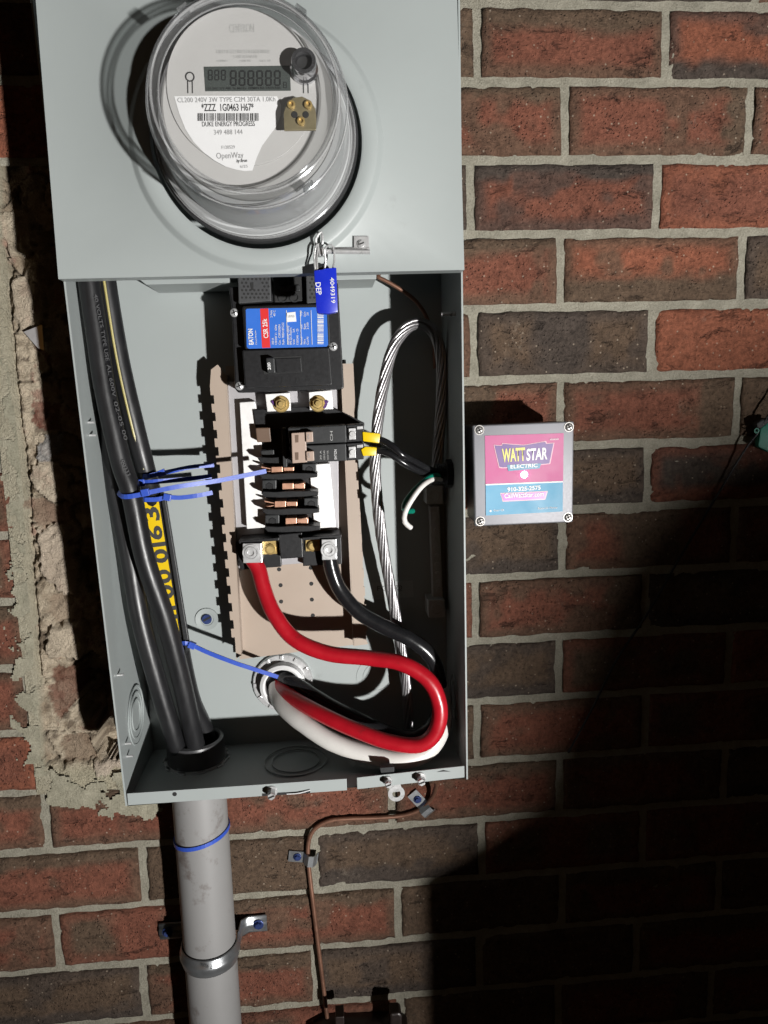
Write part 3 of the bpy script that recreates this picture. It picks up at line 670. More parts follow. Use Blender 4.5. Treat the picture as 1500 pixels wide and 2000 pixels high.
# printed dial plate
dc = P(472, 172, FD + 1); 
M().lathe(Vector((dc.x, 0, dc.z)), A_, [(.0555, (FD + .2) / 1000), (.0555, (FD + 1.2) / 1000), (.0552, (FD + 1.4) / 1000), (.0001, (FD + 1.4) / 1000)], 80, close=False).obj('dial_plate', FACEG, met, smooth=True, ang=30)
F2 = FD + 1.9
wl = M().pix([(340, 188), (390, 187), (460, 187), (541, 188), (549, 205), (548, 225), (541, 245), (528, 262), (512, 284), (501, 308), (493, 333), (478, 334), (460, 331), (440, 325), (418, 313), (398, 298), (378, 277), (362, 252), (350, 222)], F2, FD + 1.5).obj('rating_label', FACEW, met)
F3 = F2 + .35
text('CL200 240V 3W TYPE C2M 30TA 1.0Kh', (347, 200), (538, 198), F3, INKG, wl, 9)
text('*ZZZ  1G0463 H67*', (394, 217), (496, 216), F3, INKD, wl, 14, .012)
def barcode(u0, u1, v0, v1, d, mt, parent, n, seed, name='barcode', vert=False):
    rnd = random.Random(seed); m = M(); x = 0; tot = n * 2.6; bars = []
    for i in range(n): wd = rnd.choice((.8, .8, 1.6)); bars.append((x, x + wd)); x += wd + rnd.choice((.8, .8, 1.6))
    for a, b in bars:
        a, b = a / x, b / x
        if vert: m.pix([(u0, v0 + (v1 - v0) * a), (u1, v0 + (v1 - v0) * a), (u1, v0 + (v1 - v0) * b), (u0, v0 + (v1 - v0) * b)], d, d - .15)
        else: m.pix([(u0 + (u1 - u0) * a, v0), (u0 + (u1 - u0) * b, v0), (u0 + (u1 - u0) * b, v1), (u0 + (u1 - u0) * a, v1)], d, d - .15)
    return m.obj(name, mt, parent)
barcode(386, 506, 221, 236, F3, INKD, wl, 38, 5)
text('DUKE ENERGY PROGRESS', (395, 247), (498, 246), F3, INKD, wl, 9, .006)
text('349 488 144', (418, 263), (474, 262), F3, INKG, wl, 9)
text('F120529', (433, 291), (459, 290), F3, INKG, wl, 6)
text('OpenWay', (423, 310), (476, 308), F3, INKG, wl, 11)
text('by Itron', (462, 317), (483, 316), F3, INKD, wl, 6, .02, shear=.3)
text('6/25', (469, 328), (484, 327), F3, INKG, wl, 5)
F4 = FD + 1.8
text('CENTRON', (449, 64), (497, 63), F4, INKL, met, 16)
barcode(423, 529, 97, 104, F4, INKL, met, 34, 9)
text('D003030A60', (457, 114), (503, 113), F4, INKL, met, 6)
for u, s in ((424, 'FORMAT'), (468, '3.000 RR'), (508, 'RFS SP')): text(s, (u, 121), (u + 22, 120.5), F4, INKL, met, 4)
lcd = M().pix([(398, 130), (566, 128), (568, 177), (401, 178)], FD + 2.0, FD + 1.5).obj('display', LCD, met, bevel=.15)
def seg7(u0, v0, wd, ht, d, th):
    m = M(); s = -.03 * ht
    def bar(a, b, c, e): m.pix([(u0 + a, v0 + b), (u0 + c, v0 + b), (u0 + c, v0 + e), (u0 + a, v0 + e)], d, d - .2)
    g_ = th * .35
    for vv in (0, ht / 2 - th / 2, ht - th): bar(g_ + th * .4, vv, wd - g_ - th * .4, vv + th)
    for uu in (0, wd - th):
        bar(uu, g_ + th * .4, uu + th, ht / 2 - g_); bar(uu, ht / 2 + g_, uu + th, ht - g_ - th * .4)
    return m
DIG = mat('display segment', (.004, .005, .005), .5, 0, .05)
for k in range(3): seg7(406 + k * 12.8, 136, 9.6, 21, FD + 2.3, 2.2).obj('digit', DIG, lcd)
for k in range(6): seg7(449 + k * 17.2, 137, 13.4, 31, FD + 2.3, 3.2).obj('digit', DIG, lcd)
seg7(553, 160, 7, 12, FD + 2.3, 1.2).obj('digit', DIG, lcd)
text('123 24C 277 480  Sn Md Rx  EIIIMIN RA VAHVARh', (404, 175), (548, 173.5), FD + 2.3, DIG, lcd, 4, .01)
# probe marks, optical port and cover bracket
for k, u in enumerate((371, 597)):
    m = M(); m.lathe(P(u, 150, F4), A_, [(.0035, 0), (.0035, .0002), (.0026, .0002), (.0026, 0)], 20, close=False)
    for du in (-4.5, 4.5): m.pix([(u + du - 1, 158), (u + du + 1, 158), (u + du + 1.5, 182), (u + du - .5, 182)], F4 + .1, F4)
    m.obj('printed_mark', INKD, met)
c = P(594, 138, FD + 1); c.y = -(FD + 1.0) / 1000
op = M().lathe(c, A_, [(.0105, 0), (.0105, .004), (.0092, .006), (.0092, .0165), (.0088, .0175), (.0062, .0175), (.0060, .010), (.0001, .010)], 40, close=False).obj('optical_port', CHROME, met, smooth=True, ang=30)
M().cyl(c + A_ * .0101, A_, .006, .001, 24).obj('port_lens', BORE, op)
br = M().pix([(555, 255), (617, 254), (618, 232), (616, 212), (606, 196), (590, 188), (572, 191), (560, 202), (554, 220)], FD + 14, FD + 12).obj('bracket', OLIVE, met, bevel=.4)
for u, v in ((569, 206), (602, 206), (588, 238)):
    q = M().lathe(P(u, v, FD + 14), A_, [(.0030, 0), (.0030, .0025), (.0024, .003), (.0016, .003), (.0015, .0012), (.0001, .0012)], 18, close=False).obj('screw', BRASS, br)
for u in (575, 597): M().cyl(P(u, 224, FD + 14), A_, .0024, .0006, 16).obj('hole', BORE, br)

# ------------------------------------------------------------------ blue seal on the latch
seal = thing('meter_seal', P(638, 612, 152), 'small blue plastic padlock seal hanging from the latch under the meter', 'seal')
sb = M().pix([(613, 528), (630, 526), (634, 524), (657, 522), (660, 609), (641, 613), (621, 612), (618, 606)], 160, 151).obj('body', SEALB, seal, bevel=1.2, smooth=True)
text('DEP', (616, 552), (618.5, 576), 160.4, INKW, sb, 10, .01)
text('4049319', (644.5, 542), (647, 592), 160.4, INKW, sb, 8, .008)
M().tube([P(616, 530, 155), P(614, 505, 156), P(616, 485, 157), P(622, 476, 155), P(619, 505, 155), P(620, 528, 155)], .0009, 8).obj('wire_shackle', STEEL, seal)
M().tube([P(634, 526, 155), P(636, 508, 157), P(634, 488, 159), P(642, 479, 157), P(651, 482, 153), P(653, 508, 152), P(650, 524, 154)], .0009, 8).obj('wire_shackle', STEEL, seal)
for k in range(2): M().pix([(617 + k * 5, 521), (640, 518), (645, 526), (620, 530)], 153 - k * 2, 150).obj('shackle_block', BLACKG, seal, bevel=.5) if k == 0 else None

# ------------------------------------------------------------------ tan breaker pan with bus bars
pan = thing('breaker_pan', P(590, 1270, 28), 'tan steel interior pan with notched side rails and plated bus bars', 'breaker pan')
M().pix([(440, 715), (690, 710), (716, 1256), (468, 1288)], 26, 24.5).obj('pan_plate', TAN, pan)
def rail(p0, p1, q1, q0, side, depth, d, pitch=33, first=.1):
    """strip between outer line p0-p1 (notched) and inner line q0-q1"""
    L = math.hypot(p1[0] - p0[0], p1[1] - p0[1]); n = int(L / pitch); poly = []
    for i in range(n):
        for t0, t1, o in ((0, .5, 0), (.5, 1, depth)):
            for t in (t0, t1):
                s = (i + t) / n; poly.append((p0[0] + (p1[0] - p0[0]) * s + side * o, p0[1] + (p1[1] - p0[1]) * s))
    return poly + [q1, q0], d
poly, d = rail((410, 755), (454, 1262), (468, 1283), (437, 740), 1, 6, 44)
m = M(); po = poly[:-2] + [(461, 1287), (469, 1281), (440, 730), (425, 712), (412, 722)]; m.pix(po, 44, 42.8); m.obj('side_rail', TAN, pan)
m = M(); a, b, c, d = P(440, 732, 44), P(469, 1281, 44), P(469, 1281, 26), P(440, 732, 26); m.add([a, b, Vector((b.x, -.026, b.z)), Vector((a.x, -.026, a.z)), a + Vector((.0012, 0, 0)), b + Vector((.0012, 0, 0)), Vector((b.x + .0012, -.026, b.z)), Vector((a.x + .0012, -.026, a.z))], [[0,1,2,3],[7,6,5,4],[0,4,5,1],[1,5,6,2],[2,6,7,3],[3,7,4,0]]); m.obj('rail_web', TAN, pan)
poly, d = rail((691, 800), (719, 1250), (691, 1256), (668, 735), -1, 3.5, 44)
po = poly[:-2] + [(719, 1258), (690, 1262), (666, 735), (674, 712), (687, 722)]; M().pix(po, 44, 42.8).obj('side_rail', TAN, pan)
m = M(); a, b = P(667, 735, 44), P(690, 1260, 44); m.add([a, b, Vector((b.x, -.026, b.z)), Vector((a.x, -.026, a.z)), a + Vector((.0012, 0, 0)), b + Vector((.0012, 0, 0)), Vector((b.x + .0012, -.026, b.z)), Vector((a.x + .0012, -.026, a.z))], [[0,1,2,3],[7,6,5,4],[0,4,5,1],[1,5,6,2],[2,6,7,3],[3,7,4,0]]); m.obj('rail_web', TAN, pan)
for u, v in ((545, 1112), (607, 1109), (548, 1143), (608, 1140), (549, 1175), (609, 1171), (551, 1206), (611, 1202)):
    M().cyl(P(u, v, 26), OUT, .0023, .0003, 16).obj('hole', BORE, pan)
M().pix([(443, 745), (660, 738), (662, 1095), (466, 1110)], 34, 27).obj('inner_tray', mat('grey tray', (.33, .32, .33), .45, .2, .05), pan, bevel=.5)
for poly in ([(468, 786), (498, 784), (508, 830), (524, 1030), (482, 1033)], [(604, 908), (644, 905), (656, 1030), (614, 1033)]):
    M().pix(poly, 47, 35).obj('bus_plate', ALU, pan, bevel=.6)
M().pix([(500, 838), (606, 832), (622, 1036), (516, 1042)], 44, 35).obj('insulator_base', BLACK, pan, bevel=.8)
for poly, u, v in (([(518, 770), (566, 767), (568, 802), (522, 804)], 549, 789), ([(603, 766), (648, 762), (651, 799), (605, 801)], 621, 788)):
    bp = M().pix(poly, 58, 35).obj('bus_tab', ALU, pan, bevel=.6)
    M().cyl(P(u, v, 58), OUT, .0085, .0014, 28).obj('washer', BRASS, bp)
    M().lathe(P(u, v, 59.4), OUT, [(.0060, 0), (.0060, .0045), (.0050, .0055)], 6).obj('nut', BRASS, bp)
    M().cyl(P(u, v, 64), OUT, .0028, .004, 18).obj('stud', BRASS, bp)
M().tube([P(531, 783, 58.5), P(536, 790, 58.6), P(540, 795, 58.6)], .0016, 6).obj('marker_stroke', mat('purple marker ink', (.06, .01, .12), .5), pan)
M().tube([P(634, 782, 58.5), P(637, 790, 58.6), P(632, 797, 58.6), P(640, 782, 58.6)], .0013, 6).obj('marker_stroke', bpy.data.materials['purple marker ink'], pan)
M().pix([(494, 800), (560, 796), (640, 792), (676, 808), (712, 826), (712, 832), (500, 842)], 50, 36).obj('dead_front_bar', BLACK, pan, bevel=.8)
# stabs: rows with copper jaws alternating left and right
for k, (v, left) in enumerate(((918, 0), (950, 1), (985, 0), (1018, 1))):
    o = k * 3.2; u0 = 530 + o + (18 if left else 0)
    stb = M().pix([(u0, v - 6), (u0 + 22, v - 6.5), (u0 + 22, v + 5), (u0, v + 6)], 68, 45).obj('stab', COPPER, pan, bevel=.5)
    for s in (-1, 1):
        e = (u0 + 22) if left else u0; dirn = 1 if left else -1
        M().pix([(e, v + s * 2 - 1), (e + dirn * 20, v + s * 6 - 1.4), (e + dirn * 20, v + s * 6 + 1.6), (e, v + s * 2 + 1)], 66, 46).obj('jaw', COPPER, stb, bevel=.3)
    M().pix([(u0 + 24, v - 5), (u0 + 44, v - 5.5), (u0 + 44, v + 4.5), (u0 + 24, v + 5)], 66, 45).obj('jaw', COPPER, stb, bevel=.5)
    bx = (509 + o * .9) if left else (590 + o * .6); bl = M().pix([(bx, v - 12), (bx + 28, v - 13), (bx + 28, v + 11), (bx, v + 12)], 64, 44).obj('barrier_block', BLACKG, pan, bevel=1.0)
    M().lathe(P(bx + 14, v, 64), OUT, [(.0042, 0), (.0036, .0005), (.0001, .0005)], 6).obj('boss', BLACK, bl)
for k, v in enumerate((899, 931, 966, 1000, 1034)):
    o = k * 3.2; pts = [(503 + o, v - 3), (509 + o, v - 6), (530 + o, v - 5), (560 + o, v - 7), (600 + o, v - 7), (618 + o * .6, v - 6), (618 + o * .6, v + 1), (590 + o, v + 4), (540 + o, v + 6), (510 + o, v + 5)]
    M().pix(pts, 73, 44).obj('barrier_fin', BLACK, pan, bevel=.5)
M().pix([(550, 836), (558, 836), (561, 912), (553, 913)], 82, 44).obj('barrier_post', BLACKG, pan, bevel=.6)
M().pix([(499, 836), (527, 835), (530, 863), (502, 864)], 62, 44).obj('stab_cap', BROWN, pan, bevel=1)
M().pix([(509, 880), (535, 878), (537, 896), (512, 898)], 64, 44).obj('barrier_block', BLACKG, pan, bevel=1)
# main lugs
lug = M().pix([(460, 1062), (546, 1055), (550, 1107), (470, 1113)], 46, 27).obj('lug_base', BLACK, pan, bevel=.8)
M().pix([(590, 1050), (666, 1045), (668, 1102), (592, 1106)], 46, 27).obj('lug_base', BLACK, pan, bevel=.8)
M().pix([(543, 1044), (590, 1040), (592, 1089), (548, 1092)], 58, 27).obj('lug_divider', BLACK, pan, bevel=1)
M().pix([(466, 1056), (545, 1050), (545, 1056), (467, 1062)], 66, 27).obj('lug_shield', BLACK, pan, bevel=.6)
M().pix([(590, 1050), (667, 1044), (667, 1050), (590, 1056)], 66, 27).obj('lug_shield', BLACK, pan, bevel=.6)
for (u0, v0, u1, v1), (cu, cv), (bu, bv) in (((474, 1062, 511, 1100), (490, 1079), (528, 1072)), ((628, 1054, 657, 1094), (643, 1074), (611, 1066))):
    lg = M().pix([(u0, v0), (u1, v0 - 1), (u1 + 1, v1 - 1), (u0 + 1, v1)], 70, 46).obj('lug', STEEL, pan, bevel=.6)
    M().lathe(P(cu, cv, 70), OUT, [(.0085, 0), (.0085, .0012), (.0066, .0012), (.0062, -.001)], 28, close=False).obj('screw_collar', STEEL, lg)
    M().lathe(P(cu, cv, 69.6), OUT, [(.0062, 0), (.0060, .002), (.0034, .002), (.0030, .0005), (.0001, .0003)], 28, close=False).obj('set_screw', STEEL, lg)
    pl = M().pix([(bu - 14, bv - 16), (bu + 14, bv - 17), (bu + 14, bv + 10), (bu - 14, bv + 11)], 50, 46).obj('lug_tab', BRASS, pan, bevel=.4)
    M().lathe(P(bu, bv, 50), OUT, [(.0056, 0), (.0056, .003), (.0036, .0045), (.0001, .0045)], 24, close=False).obj('screw', BRASS, pl, smooth=True, ang=30)

# ------------------------------------------------------------------ main breaker
mb = thing('main_breaker', P(565, 765, 30), 'large black main circuit breaker with blue and red label', 'circuit breaker')
M().pix([(446, 560), (660, 552), (672, 757), (668, 760), (465, 767), (459, 760), (452, 600)], 76, 28).obj('base', BLACK, mb, bevel=1.5)
M().pix([(473, 598), (642, 592), (646, 676), (478, 682)], 91, 70).obj('body', BLACK, mb, bevel=1.5)
lo = M().pix([(473, 684), (643, 678), (649, 750), (646, 752), (482, 758), (478, 755)], 89, 70).obj('front_plate', BLACK, mb, bevel=1.5)
lab = M().pix([(480, 605), (483, 603), (634, 600), (638, 603), (641, 673), (638, 677), (486, 681), (482, 678)], 91.5, 90.8).obj('label', LABB, mb)
M().pix([(508, 603), (524, 602.5), (528, 679), (512, 679.5)], 91.8, 91.4).obj('red_band', LABR, lab)
T9 = 92.2
text('EATON', (495, 673), (493, 642), T9, INKW, lab, 9, .03)
text('Circuit Breaker', (502, 673), (500, 645), T9, INKW, lab, 3.2)
text('CSR 25k', (524, 660), (521, 622), T9, INKW, lab, 9, .015)
for u, a, b, s in ((535, 673, 660, '200 A'), (541, 673, 634, '120/240 V~  60Hz'), (548, 673, 634, 'Cat.  CSR2200N'), (555, 673, 630, 'Style 7883C87G32'), (532, 620, 606, '2 Pole'), (538, 618, 606, '40 C'), (565, 673, 636, 'Interrupting Capacity'), (570, 673, 640, 'RMS Sym. Amperes'), (576, 673, 642, 'Volt        kA'), (583, 673, 642, '120/240 ~ 25'), (591, 673, 658, 'Terminal'), (597, 673, 662, 'Wire'), (603, 673, 658, 'Cu/Al'), (591, 643, 634, 'Wire'), (597, 643, 632, 'Size'), (603, 643, 630, '2-300'), (590, 618, 607, 'Torque'), (597, 618, 608, 'Lb.In.'), (603, 616, 610, '250')):
    text(s, (u, a), (u - .6, b), T9, INKW, lab, 4)
for u in (559, 586, 607): M().pix([(u, 606), (u + .9, 606), (u + 3.2, 673), (u + 2.3, 673)], T9, 91.5).obj('rule', INKW, lab)
wb = M().pix([(559, 611), (577, 609), (579, 628), (561, 629)], T9, 91.5).obj('approval_mark', INKW, lab)
text('LISTED', (563, 620), (575, 619.5), T9 + .3, INKG, wb, 4)
barcode(620, 632, 672, 606, T9, INKW, lab, 26, 12, vert=True)
# handle in its slot
hs = M().pix([(512, 698), (589, 695), (591, 727), (515, 731)], 89.6, 88).obj('handle_slot', BORE, lo)
hd = M().pix([(519, 699), (536, 698), (538, 728), (522, 729)], 101, 88).obj('handle', BLACKG, mb, bevel=1.2)
text('200', (529, 722), (528, 708), 101.4, INKW, hd, 6, .02)
M().pix([(537, 700), (588, 698), (590, 726), (540, 728)], 90.5, 88).obj('handle_shroud', BLACK, mb, bevel=.8)
for u, s in ((527, 'ON'), (556, 'TRIP'), (583, 'OFF')): text(s, (u, 748), (u - .6, 736), 89.6, BLACKG, lo, 5)
for u, v in ((458, 611), (468, 754), (651, 677)):
    c = P(u, v, 76); s = M().lathe(c, OUT, [(.0042, 0), (.0040, .0015), (.0022, .0028), (.0001, .0030)], 20, close=False).obj('screw', STEEL, mb, smooth=True)
    M().obox(c + OUT * .0028, Vector((.0024, 0, .0008)), Vector((-.0002, 0, .0005)), OUT * .0003).obox(c + OUT * .0028, Vector((-.0008, 0, .0024)), Vector((.0005, 0, .0002)), OUT * .0003).obj('recess', BORE, s)
for (u0, u1) in ((464, 527), (597, 650)):
    tb_ = M().pix([(u0, 520), (u1, 517), (u1 + 3, 588), (u0 + 2, 593)], 88, 60).obj('terminal_cover', mat('charcoal vent plastic', (.045, .046, .048), .5, 0, .2, 300, spec=.3), mb, bevel=1)
    hm = M()
    for j in range(7):
        for i in range(7):
            if abs(i - 3) < 1.5 and 1 < j < 4: continue
            hm.cyl(P(u0 + 9 + i * 8 + (4 if j % 2 else 0) * .9, 538 + j * 7.2, 88), OUT, .0011, .0003, 8) if u0 + 9 + i * 8 < u1 - 4 else None
    hm.obj('vent_holes', BORE, tb_, kind='stuff')
    if u0 == 464: M().pix([(u0 + 24, 552), (u0 + 31, 551), (u0 + 31, 566), (u0 + 27, 567)], 88.4, 88).obj('slot', BORE, tb_)
M().pix([(533, 540), (594, 538), (596, 588), (536, 591)], 79, 60).obj('terminal_recess', BORE, mb, bevel=1)
M().pix([(546, 559), (585, 556), (586, 568), (548, 571)], 82, 60).obj('terminal_bridge', BLACKG, mb, bevel=.8)
for u in (553, 575): M().lathe(P(u, 581, 79), OUT, [(.0048, 0), (.0048, .0015), (.0036, .0015), (.0036, 0)], 20, close=False).obj('terminal_ring', BLACKG, mb)

# ------------------------------------------------------------------ branch breaker
bb = thing('branch_breaker', P(640, 905, 40), 'small two-pole black breaker with a tan tied handle', 'circuit breaker')
for k, (v0, v1) in enumerate(((836, 869), (872, 905))):
    bd = M().pix([(562 + k * 3, v0), (676, v0 - 6), (677, v1 - 5), (566 + k * 3, v1)], 96, 45).obj('body', BLACKG, bb, bevel=1)
    te = M().pix([(677, v0 - 6), (709, v0 - 8), (711, v0 - 5), (711, v1 - 8), (677, v1 - 5)], 88, 45).obj('terminal_end', BLACK, bb, bevel=.8)
    tp = M().pix([(681, v0 + 1), (694, v0), (695, v1 - 11), (682, v1 - 10)], 91, 88).obj('terminal_plate', STEEL, te, bevel=.3)
    c = P(688, (v0 + v1) / 2 - 5, 91); M().cyl(c, OUT, .0028, .0014, 16).obj('terminal_screw', STEEL, te)
    M().pix([(697, v0 - 3), (708, v0 - 4), (709, v0 + 2), (697, v0 + 3)], 89.5, 88).obj('terminal_clip', STEEL, te, bevel=.3)
    text(('ON', 'OFF')[k], (604 + k, v0 + 22), (604 + k, v0 + 13), 107.3, INKG, bb, 4)
    bl_ = text(('CH', 'EATON')[k], (650 + k * 8, v1 - 8), (650 + k * 8 - .5, v0 + 6), 96.4, INKW if k else INKL, bd, 5)
    if k: [text(s, (u, v1 - 7), (u - .4, v0 + 8), 96.4, INKL, bd, 3) for u, s in ((628, '20 A'), (635, '120/240'), (642, 'HACR TYPE'))]
hh = M().pix([(569, 846), (597, 844), (600, 903), (571, 905)], 104, 96).obj('handle_tie', TANP, bb, bevel=.8)
M().pix([(597, 844), (611, 843), (612, 863), (598, 864)], 107, 96).obj('handle', TANP, bb, bevel=.8)
M().pix([(598, 882), (613, 881), (614, 900), (599, 901)], 107, 96).obj('handle', TANP, bb, bevel=.8)
for v in (850, 884): s = M().pix([(576, v), (583, v - .5), (583, v + 14), (577, v + 14.5)], 104.4, 104).obj('slot', BROWN, hh)

# ------------------------------------------------------------------ back connector
cc = P(553, 1331, 10)
cn = thing('conduit_connector', cc, 'round connector with zinc locknut in the enclosure back panel', 'connector')
M().lathe(cc, OUT, [(.0255, 0), (.0255, .005), (.033, .005), (.034, .003), (.034, 0)], 48, close=False).obj('locknut', STEEL, cn, smooth=True, ang=30)
M().lathe(cc, OUT, [(.0195, .001), (.0195, .016), (.0215, .018), (.0248, .016), (.0252, .0)], 48, close=False).obj('throat', INKW, cn, smooth=True, ang=30)
for i in range(12):
    g_ = 2 * math.pi * i / 12; rd = Vector((math.cos(g_), 0, math.sin(g_))); tn = Vector((-math.sin(g_), 0, math.cos(g_)))
    M().obox(cc + rd * .0305 + OUT * .0058, rd * .0022, tn * .0016, OUT * .001).obj('lug', STEEL, cn, bevel=.3)
M().cyl(cc + OUT * .0004, OUT, .0194, .0004, 40).obj('bore', BORE, cn)

# ------------------------------------------------------------------ cables
def cable(name, label, pts, r, mt, cat='cable', group=None, part='jacket', n=14):
    q = [P(*a) for a in pts]; t = thing(name, q[-1], label, cat, group); M().tube(q, (lambda k: r * (1 + .03 * noise.noise(Vector((k * 23, r * 900, 1.7))))), n).obj(part, mt, t, smooth=True, ang=60); return t
HB = hub + Vector((0, 0, -.04))
def cabw(name, label, pts, tail, r, mt, cat='cable', group=None):
    q = [P(*a) for a in pts] + tail; t = thing(name, q[-1], label, cat, group); M().tube(q, r, 16).obj('jacket', mt, t, smooth=True, ang=60); return t
gA = 'black service cables in the left of the enclosure'
ca = cabw('service_cable', 'thick black cable with embossed print beside the left enclosure wall', [(166, 470, 100), (174, 548, 100), (190, 660, 100), (205, 760, 100), (236, 900, 100), (257, 965, 100), (283, 1090, 98), (323, 1210, 90), (357, 1340, 78), (380, 1445, 62)], [hub + Vector((.006, -.005, -.01)), hub + Vector((.007, -.004, -.06))], .0098, CABLE, group=gA)
cb = cabw('service_cable', 'thick black cable with a yellow stripe along its length', [(198, 470, 82), (206, 548, 82), (232, 700, 78), (262, 830, 74), (285, 920, 68), (305, 1000, 50), (322, 1100, 46), (345, 1230, 46), (372, 1360, 44)], [hub + Vector((.010, .012, .02)), hub + Vector((.010, .012, -.05))], .0098, CABLE, group=gA)
cx = cabw('service_cable', 'thick scuffed black cable bent behind the printed cable', [(160, 470, 70), (168, 548, 70), (186, 700, 70), (208, 840, 70), (226, 950, 74), (252, 1080, 78), (275, 1210, 78), (310, 1340, 72), (342, 1445, 62)], [hub + Vector((-.013, -.004, -.005)), hub + Vector((-.013, -.004, -.06))], .0098, CABLE, group=gA)
# stripe of the second cable
sp = [(213, 540), (236, 700), (264, 830), (285, 915)]
M().tube([P(u, v, d) + Vector((0, -.0089, 0)) for (u, v), d in zip([(207, 540), (233, 700), (262, 830), (285, 915)], (82.5, 78, 74, 68.5))], .0013, 8).obj('stripe', mat('yellow cable stripe', (.34, .29, .09), .4), cb)
TXC = mat('embossed cable print', (.075, .075, .078), .5)
for s, a, b in (('40 VOLTS', (183, 575), (196, 640)), ('TYPE USE', (197, 645), (207, 705)), ('AL 600V', (208, 712), (220, 775)), ('02-05 00', (222, 785), (243, 860)), ('00233', (236, 900), (249, 930))):
    text(s, a, b, 111.0, TXC, ca, 7)
# black channel with the yellow marker strip
mk = thing('cable_marker', P(365, 1275, 60), 'yellow numbered marker strip on a black holder beside the cables', 'cable marker')
M().pix([(278, 968), (314, 960), (322, 966), (371, 1268), (362, 1278), (345, 1280)], 62, 56).obj('holder', BLACK, mk, bevel=.8)
M().pix([(313, 962), (322, 966), (371, 1266), (362, 1274)], 67, 62).obj('rim', BLACKG, mk, bevel=.8)
ml = M().pix([(281, 981), (310, 980), (353, 1252), (345, 1253), (322, 1200)], 62.6, 62).obj('strip', YLAB, mk)
for s, (u, v), hgt in (('3', (312, 1016), 30), ('6', (318, 1053), 27), ('1', (323, 1066), 27), ('0', (329, 1098), 27), ('0', (335, 1138), 27), ('0', (340, 1168), 27), ('1', (344, 1191), 26), ('1', (347, 1208), 24)):
    k = 8 if s == '1' else 27
    text(s, (u, v), (u - k * .165, v - k), 63, INKD, ml, hgt, .03)
def tie(label, pts, head, hd_, group='blue cable ties', hs=.0036):
    q = [P(*a) for a in pts]; t = thing('cable_tie', q[0], label, 'cable tie', group); M().ribbon(q, .0044, .0012).obj('strap', BLUE, t)
    c = P(*head); e = (P(head[0] + hd_[0], head[1] + hd_[1], head[2]) - c).normalized(); s = Vector((-e.z, 0, e.x))
    M().obox(c, e * hs, s * .0034, OUT * .0024).obj('head', BLUE, t, bevel=.5); return t
tie('shaded blue cable tie round the yellow-striped cable, its tail reaching the notched rail', [(276, 930, 74), (288, 930, 80), (303, 927, 79), (340, 919, 60), (375, 912, 52), (418, 908, 46)], (316, 924, 74), (10, -4))
tie('blue cable tie whose ribbed tail stops short of the tan rail, above the long tie', [(262, 946, 84), (275, 943, 92), (300, 941, 96), (340, 938, 92), (380, 934, 86), (413, 930, 80)], (276, 943, 93), (10, -1))
tie('longest blue cable tie, its pointed tail reaching over the tan rail to the bus plate', [(231, 962, 100), (238, 969, 108), (250, 970, 112), (270, 967, 112), (290, 962, 111), (350, 950, 106), (430, 938, 95), (520, 920, 84)], (284, 962, 113), (10, -2))
tie('blue cable tie round the top of the yellow marker holder', [(276, 974, 66), (284, 976, 70), (310, 975, 70), (326, 971, 69), (350, 972, 68), (385, 968, 66), (415, 962, 62)], (327, 971, 70), (10, 2))
tie('blue cable tie slanting down from the marker holder towards the round connector', [(352, 1257, 66), (362, 1256, 70), (373, 1259, 68), (410, 1276, 68), (460, 1295, 68), (500, 1308, 66), (543, 1322, 62)], (375, 1260, 69), (10, 4))
cable('red_cable', 'thick red insulated cable looping from the left lug to the connector', [(491, 1090, 58), (505, 1112, 60), (516, 1152, 66), (536, 1200, 74), (575, 1248, 82), (640, 1276, 90), (720, 1285, 98), (785, 1296, 108), (838, 1330, 114), (859, 1382, 117), (850, 1430, 117), (818, 1455, 115), (760, 1449, 108), (690, 1424, 94), (620, 1391, 72), (570, 1362, 42), (550, 1345, 22), (548, 1336, 11.5)], .0081, RED, n=18)
cable('black_load_cable', 'glossy black cable running from the right lug behind the red loop', [(643, 1085, 58), (648, 1112, 58), (664, 1152, 58), (700, 1195, 62), (750, 1224, 66), (800, 1248, 70), (838, 1278, 70), (856, 1318, 66), (858, 1380, 64), (838, 1425, 66), (790, 1440, 64), (720, 1415, 55), (640, 1375, 42), (585, 1340, 30), (560, 1325, 20), (552, 1324, 11.5)], .0080, CABLEG, n=18)
cable('white_neutral_cable', 'scuffed white insulated cable sagging below the red loop', [(856, 1330, 60), (864, 1385, 74), (858, 1432, 92), (829, 1470, 100), (780, 1483, 102), (720, 1473, 94), (650, 1449, 82), (592, 1412, 64), (555, 1380, 42), (542, 1356, 22), (542, 1342, 11.5)], .0098, WHITE, n=18)
# bare stranded aluminium loop
path = spline([P(*a) for a in [(800, 1420, 30), (792, 1330, 34), (772, 1200, 40), (750, 1080, 46), (737, 980, 52), (733, 900, 56), (738, 820, 58), (752, 735, 58), (772, 670, 58), (800, 637, 56), (828, 634, 50), (850, 655, 44), (862, 705, 40), (862, 790, 38), (856, 870, 36), (852, 930, 30), (850, 966, 22)]], .003)
sc_ = thing('bare_neutral_cable', path[0], 'bare stranded aluminium cable bent into a tall loop right of the breakers', 'cable')
NS = 9; acc = [0.0]
for a, b in zip(path[:-1], path[1:]): acc.append(acc[-1] + (b - a).length)
u = None; fr = []
for i, q in enumerate(path):
    t = (path[min(i+1, len(path)-1)] - path[max(i-1, 0)]).normalized()
    u = t.cross(Vector((0, 1, .01))).normalized() if u is None else (u - t * u.dot(t)).normalized()
    fr.append((u.copy(), t.cross(u)))
M().tube(path, .0030, 10, spl=False).obj('core', STRAND, sc_, smooth=True)
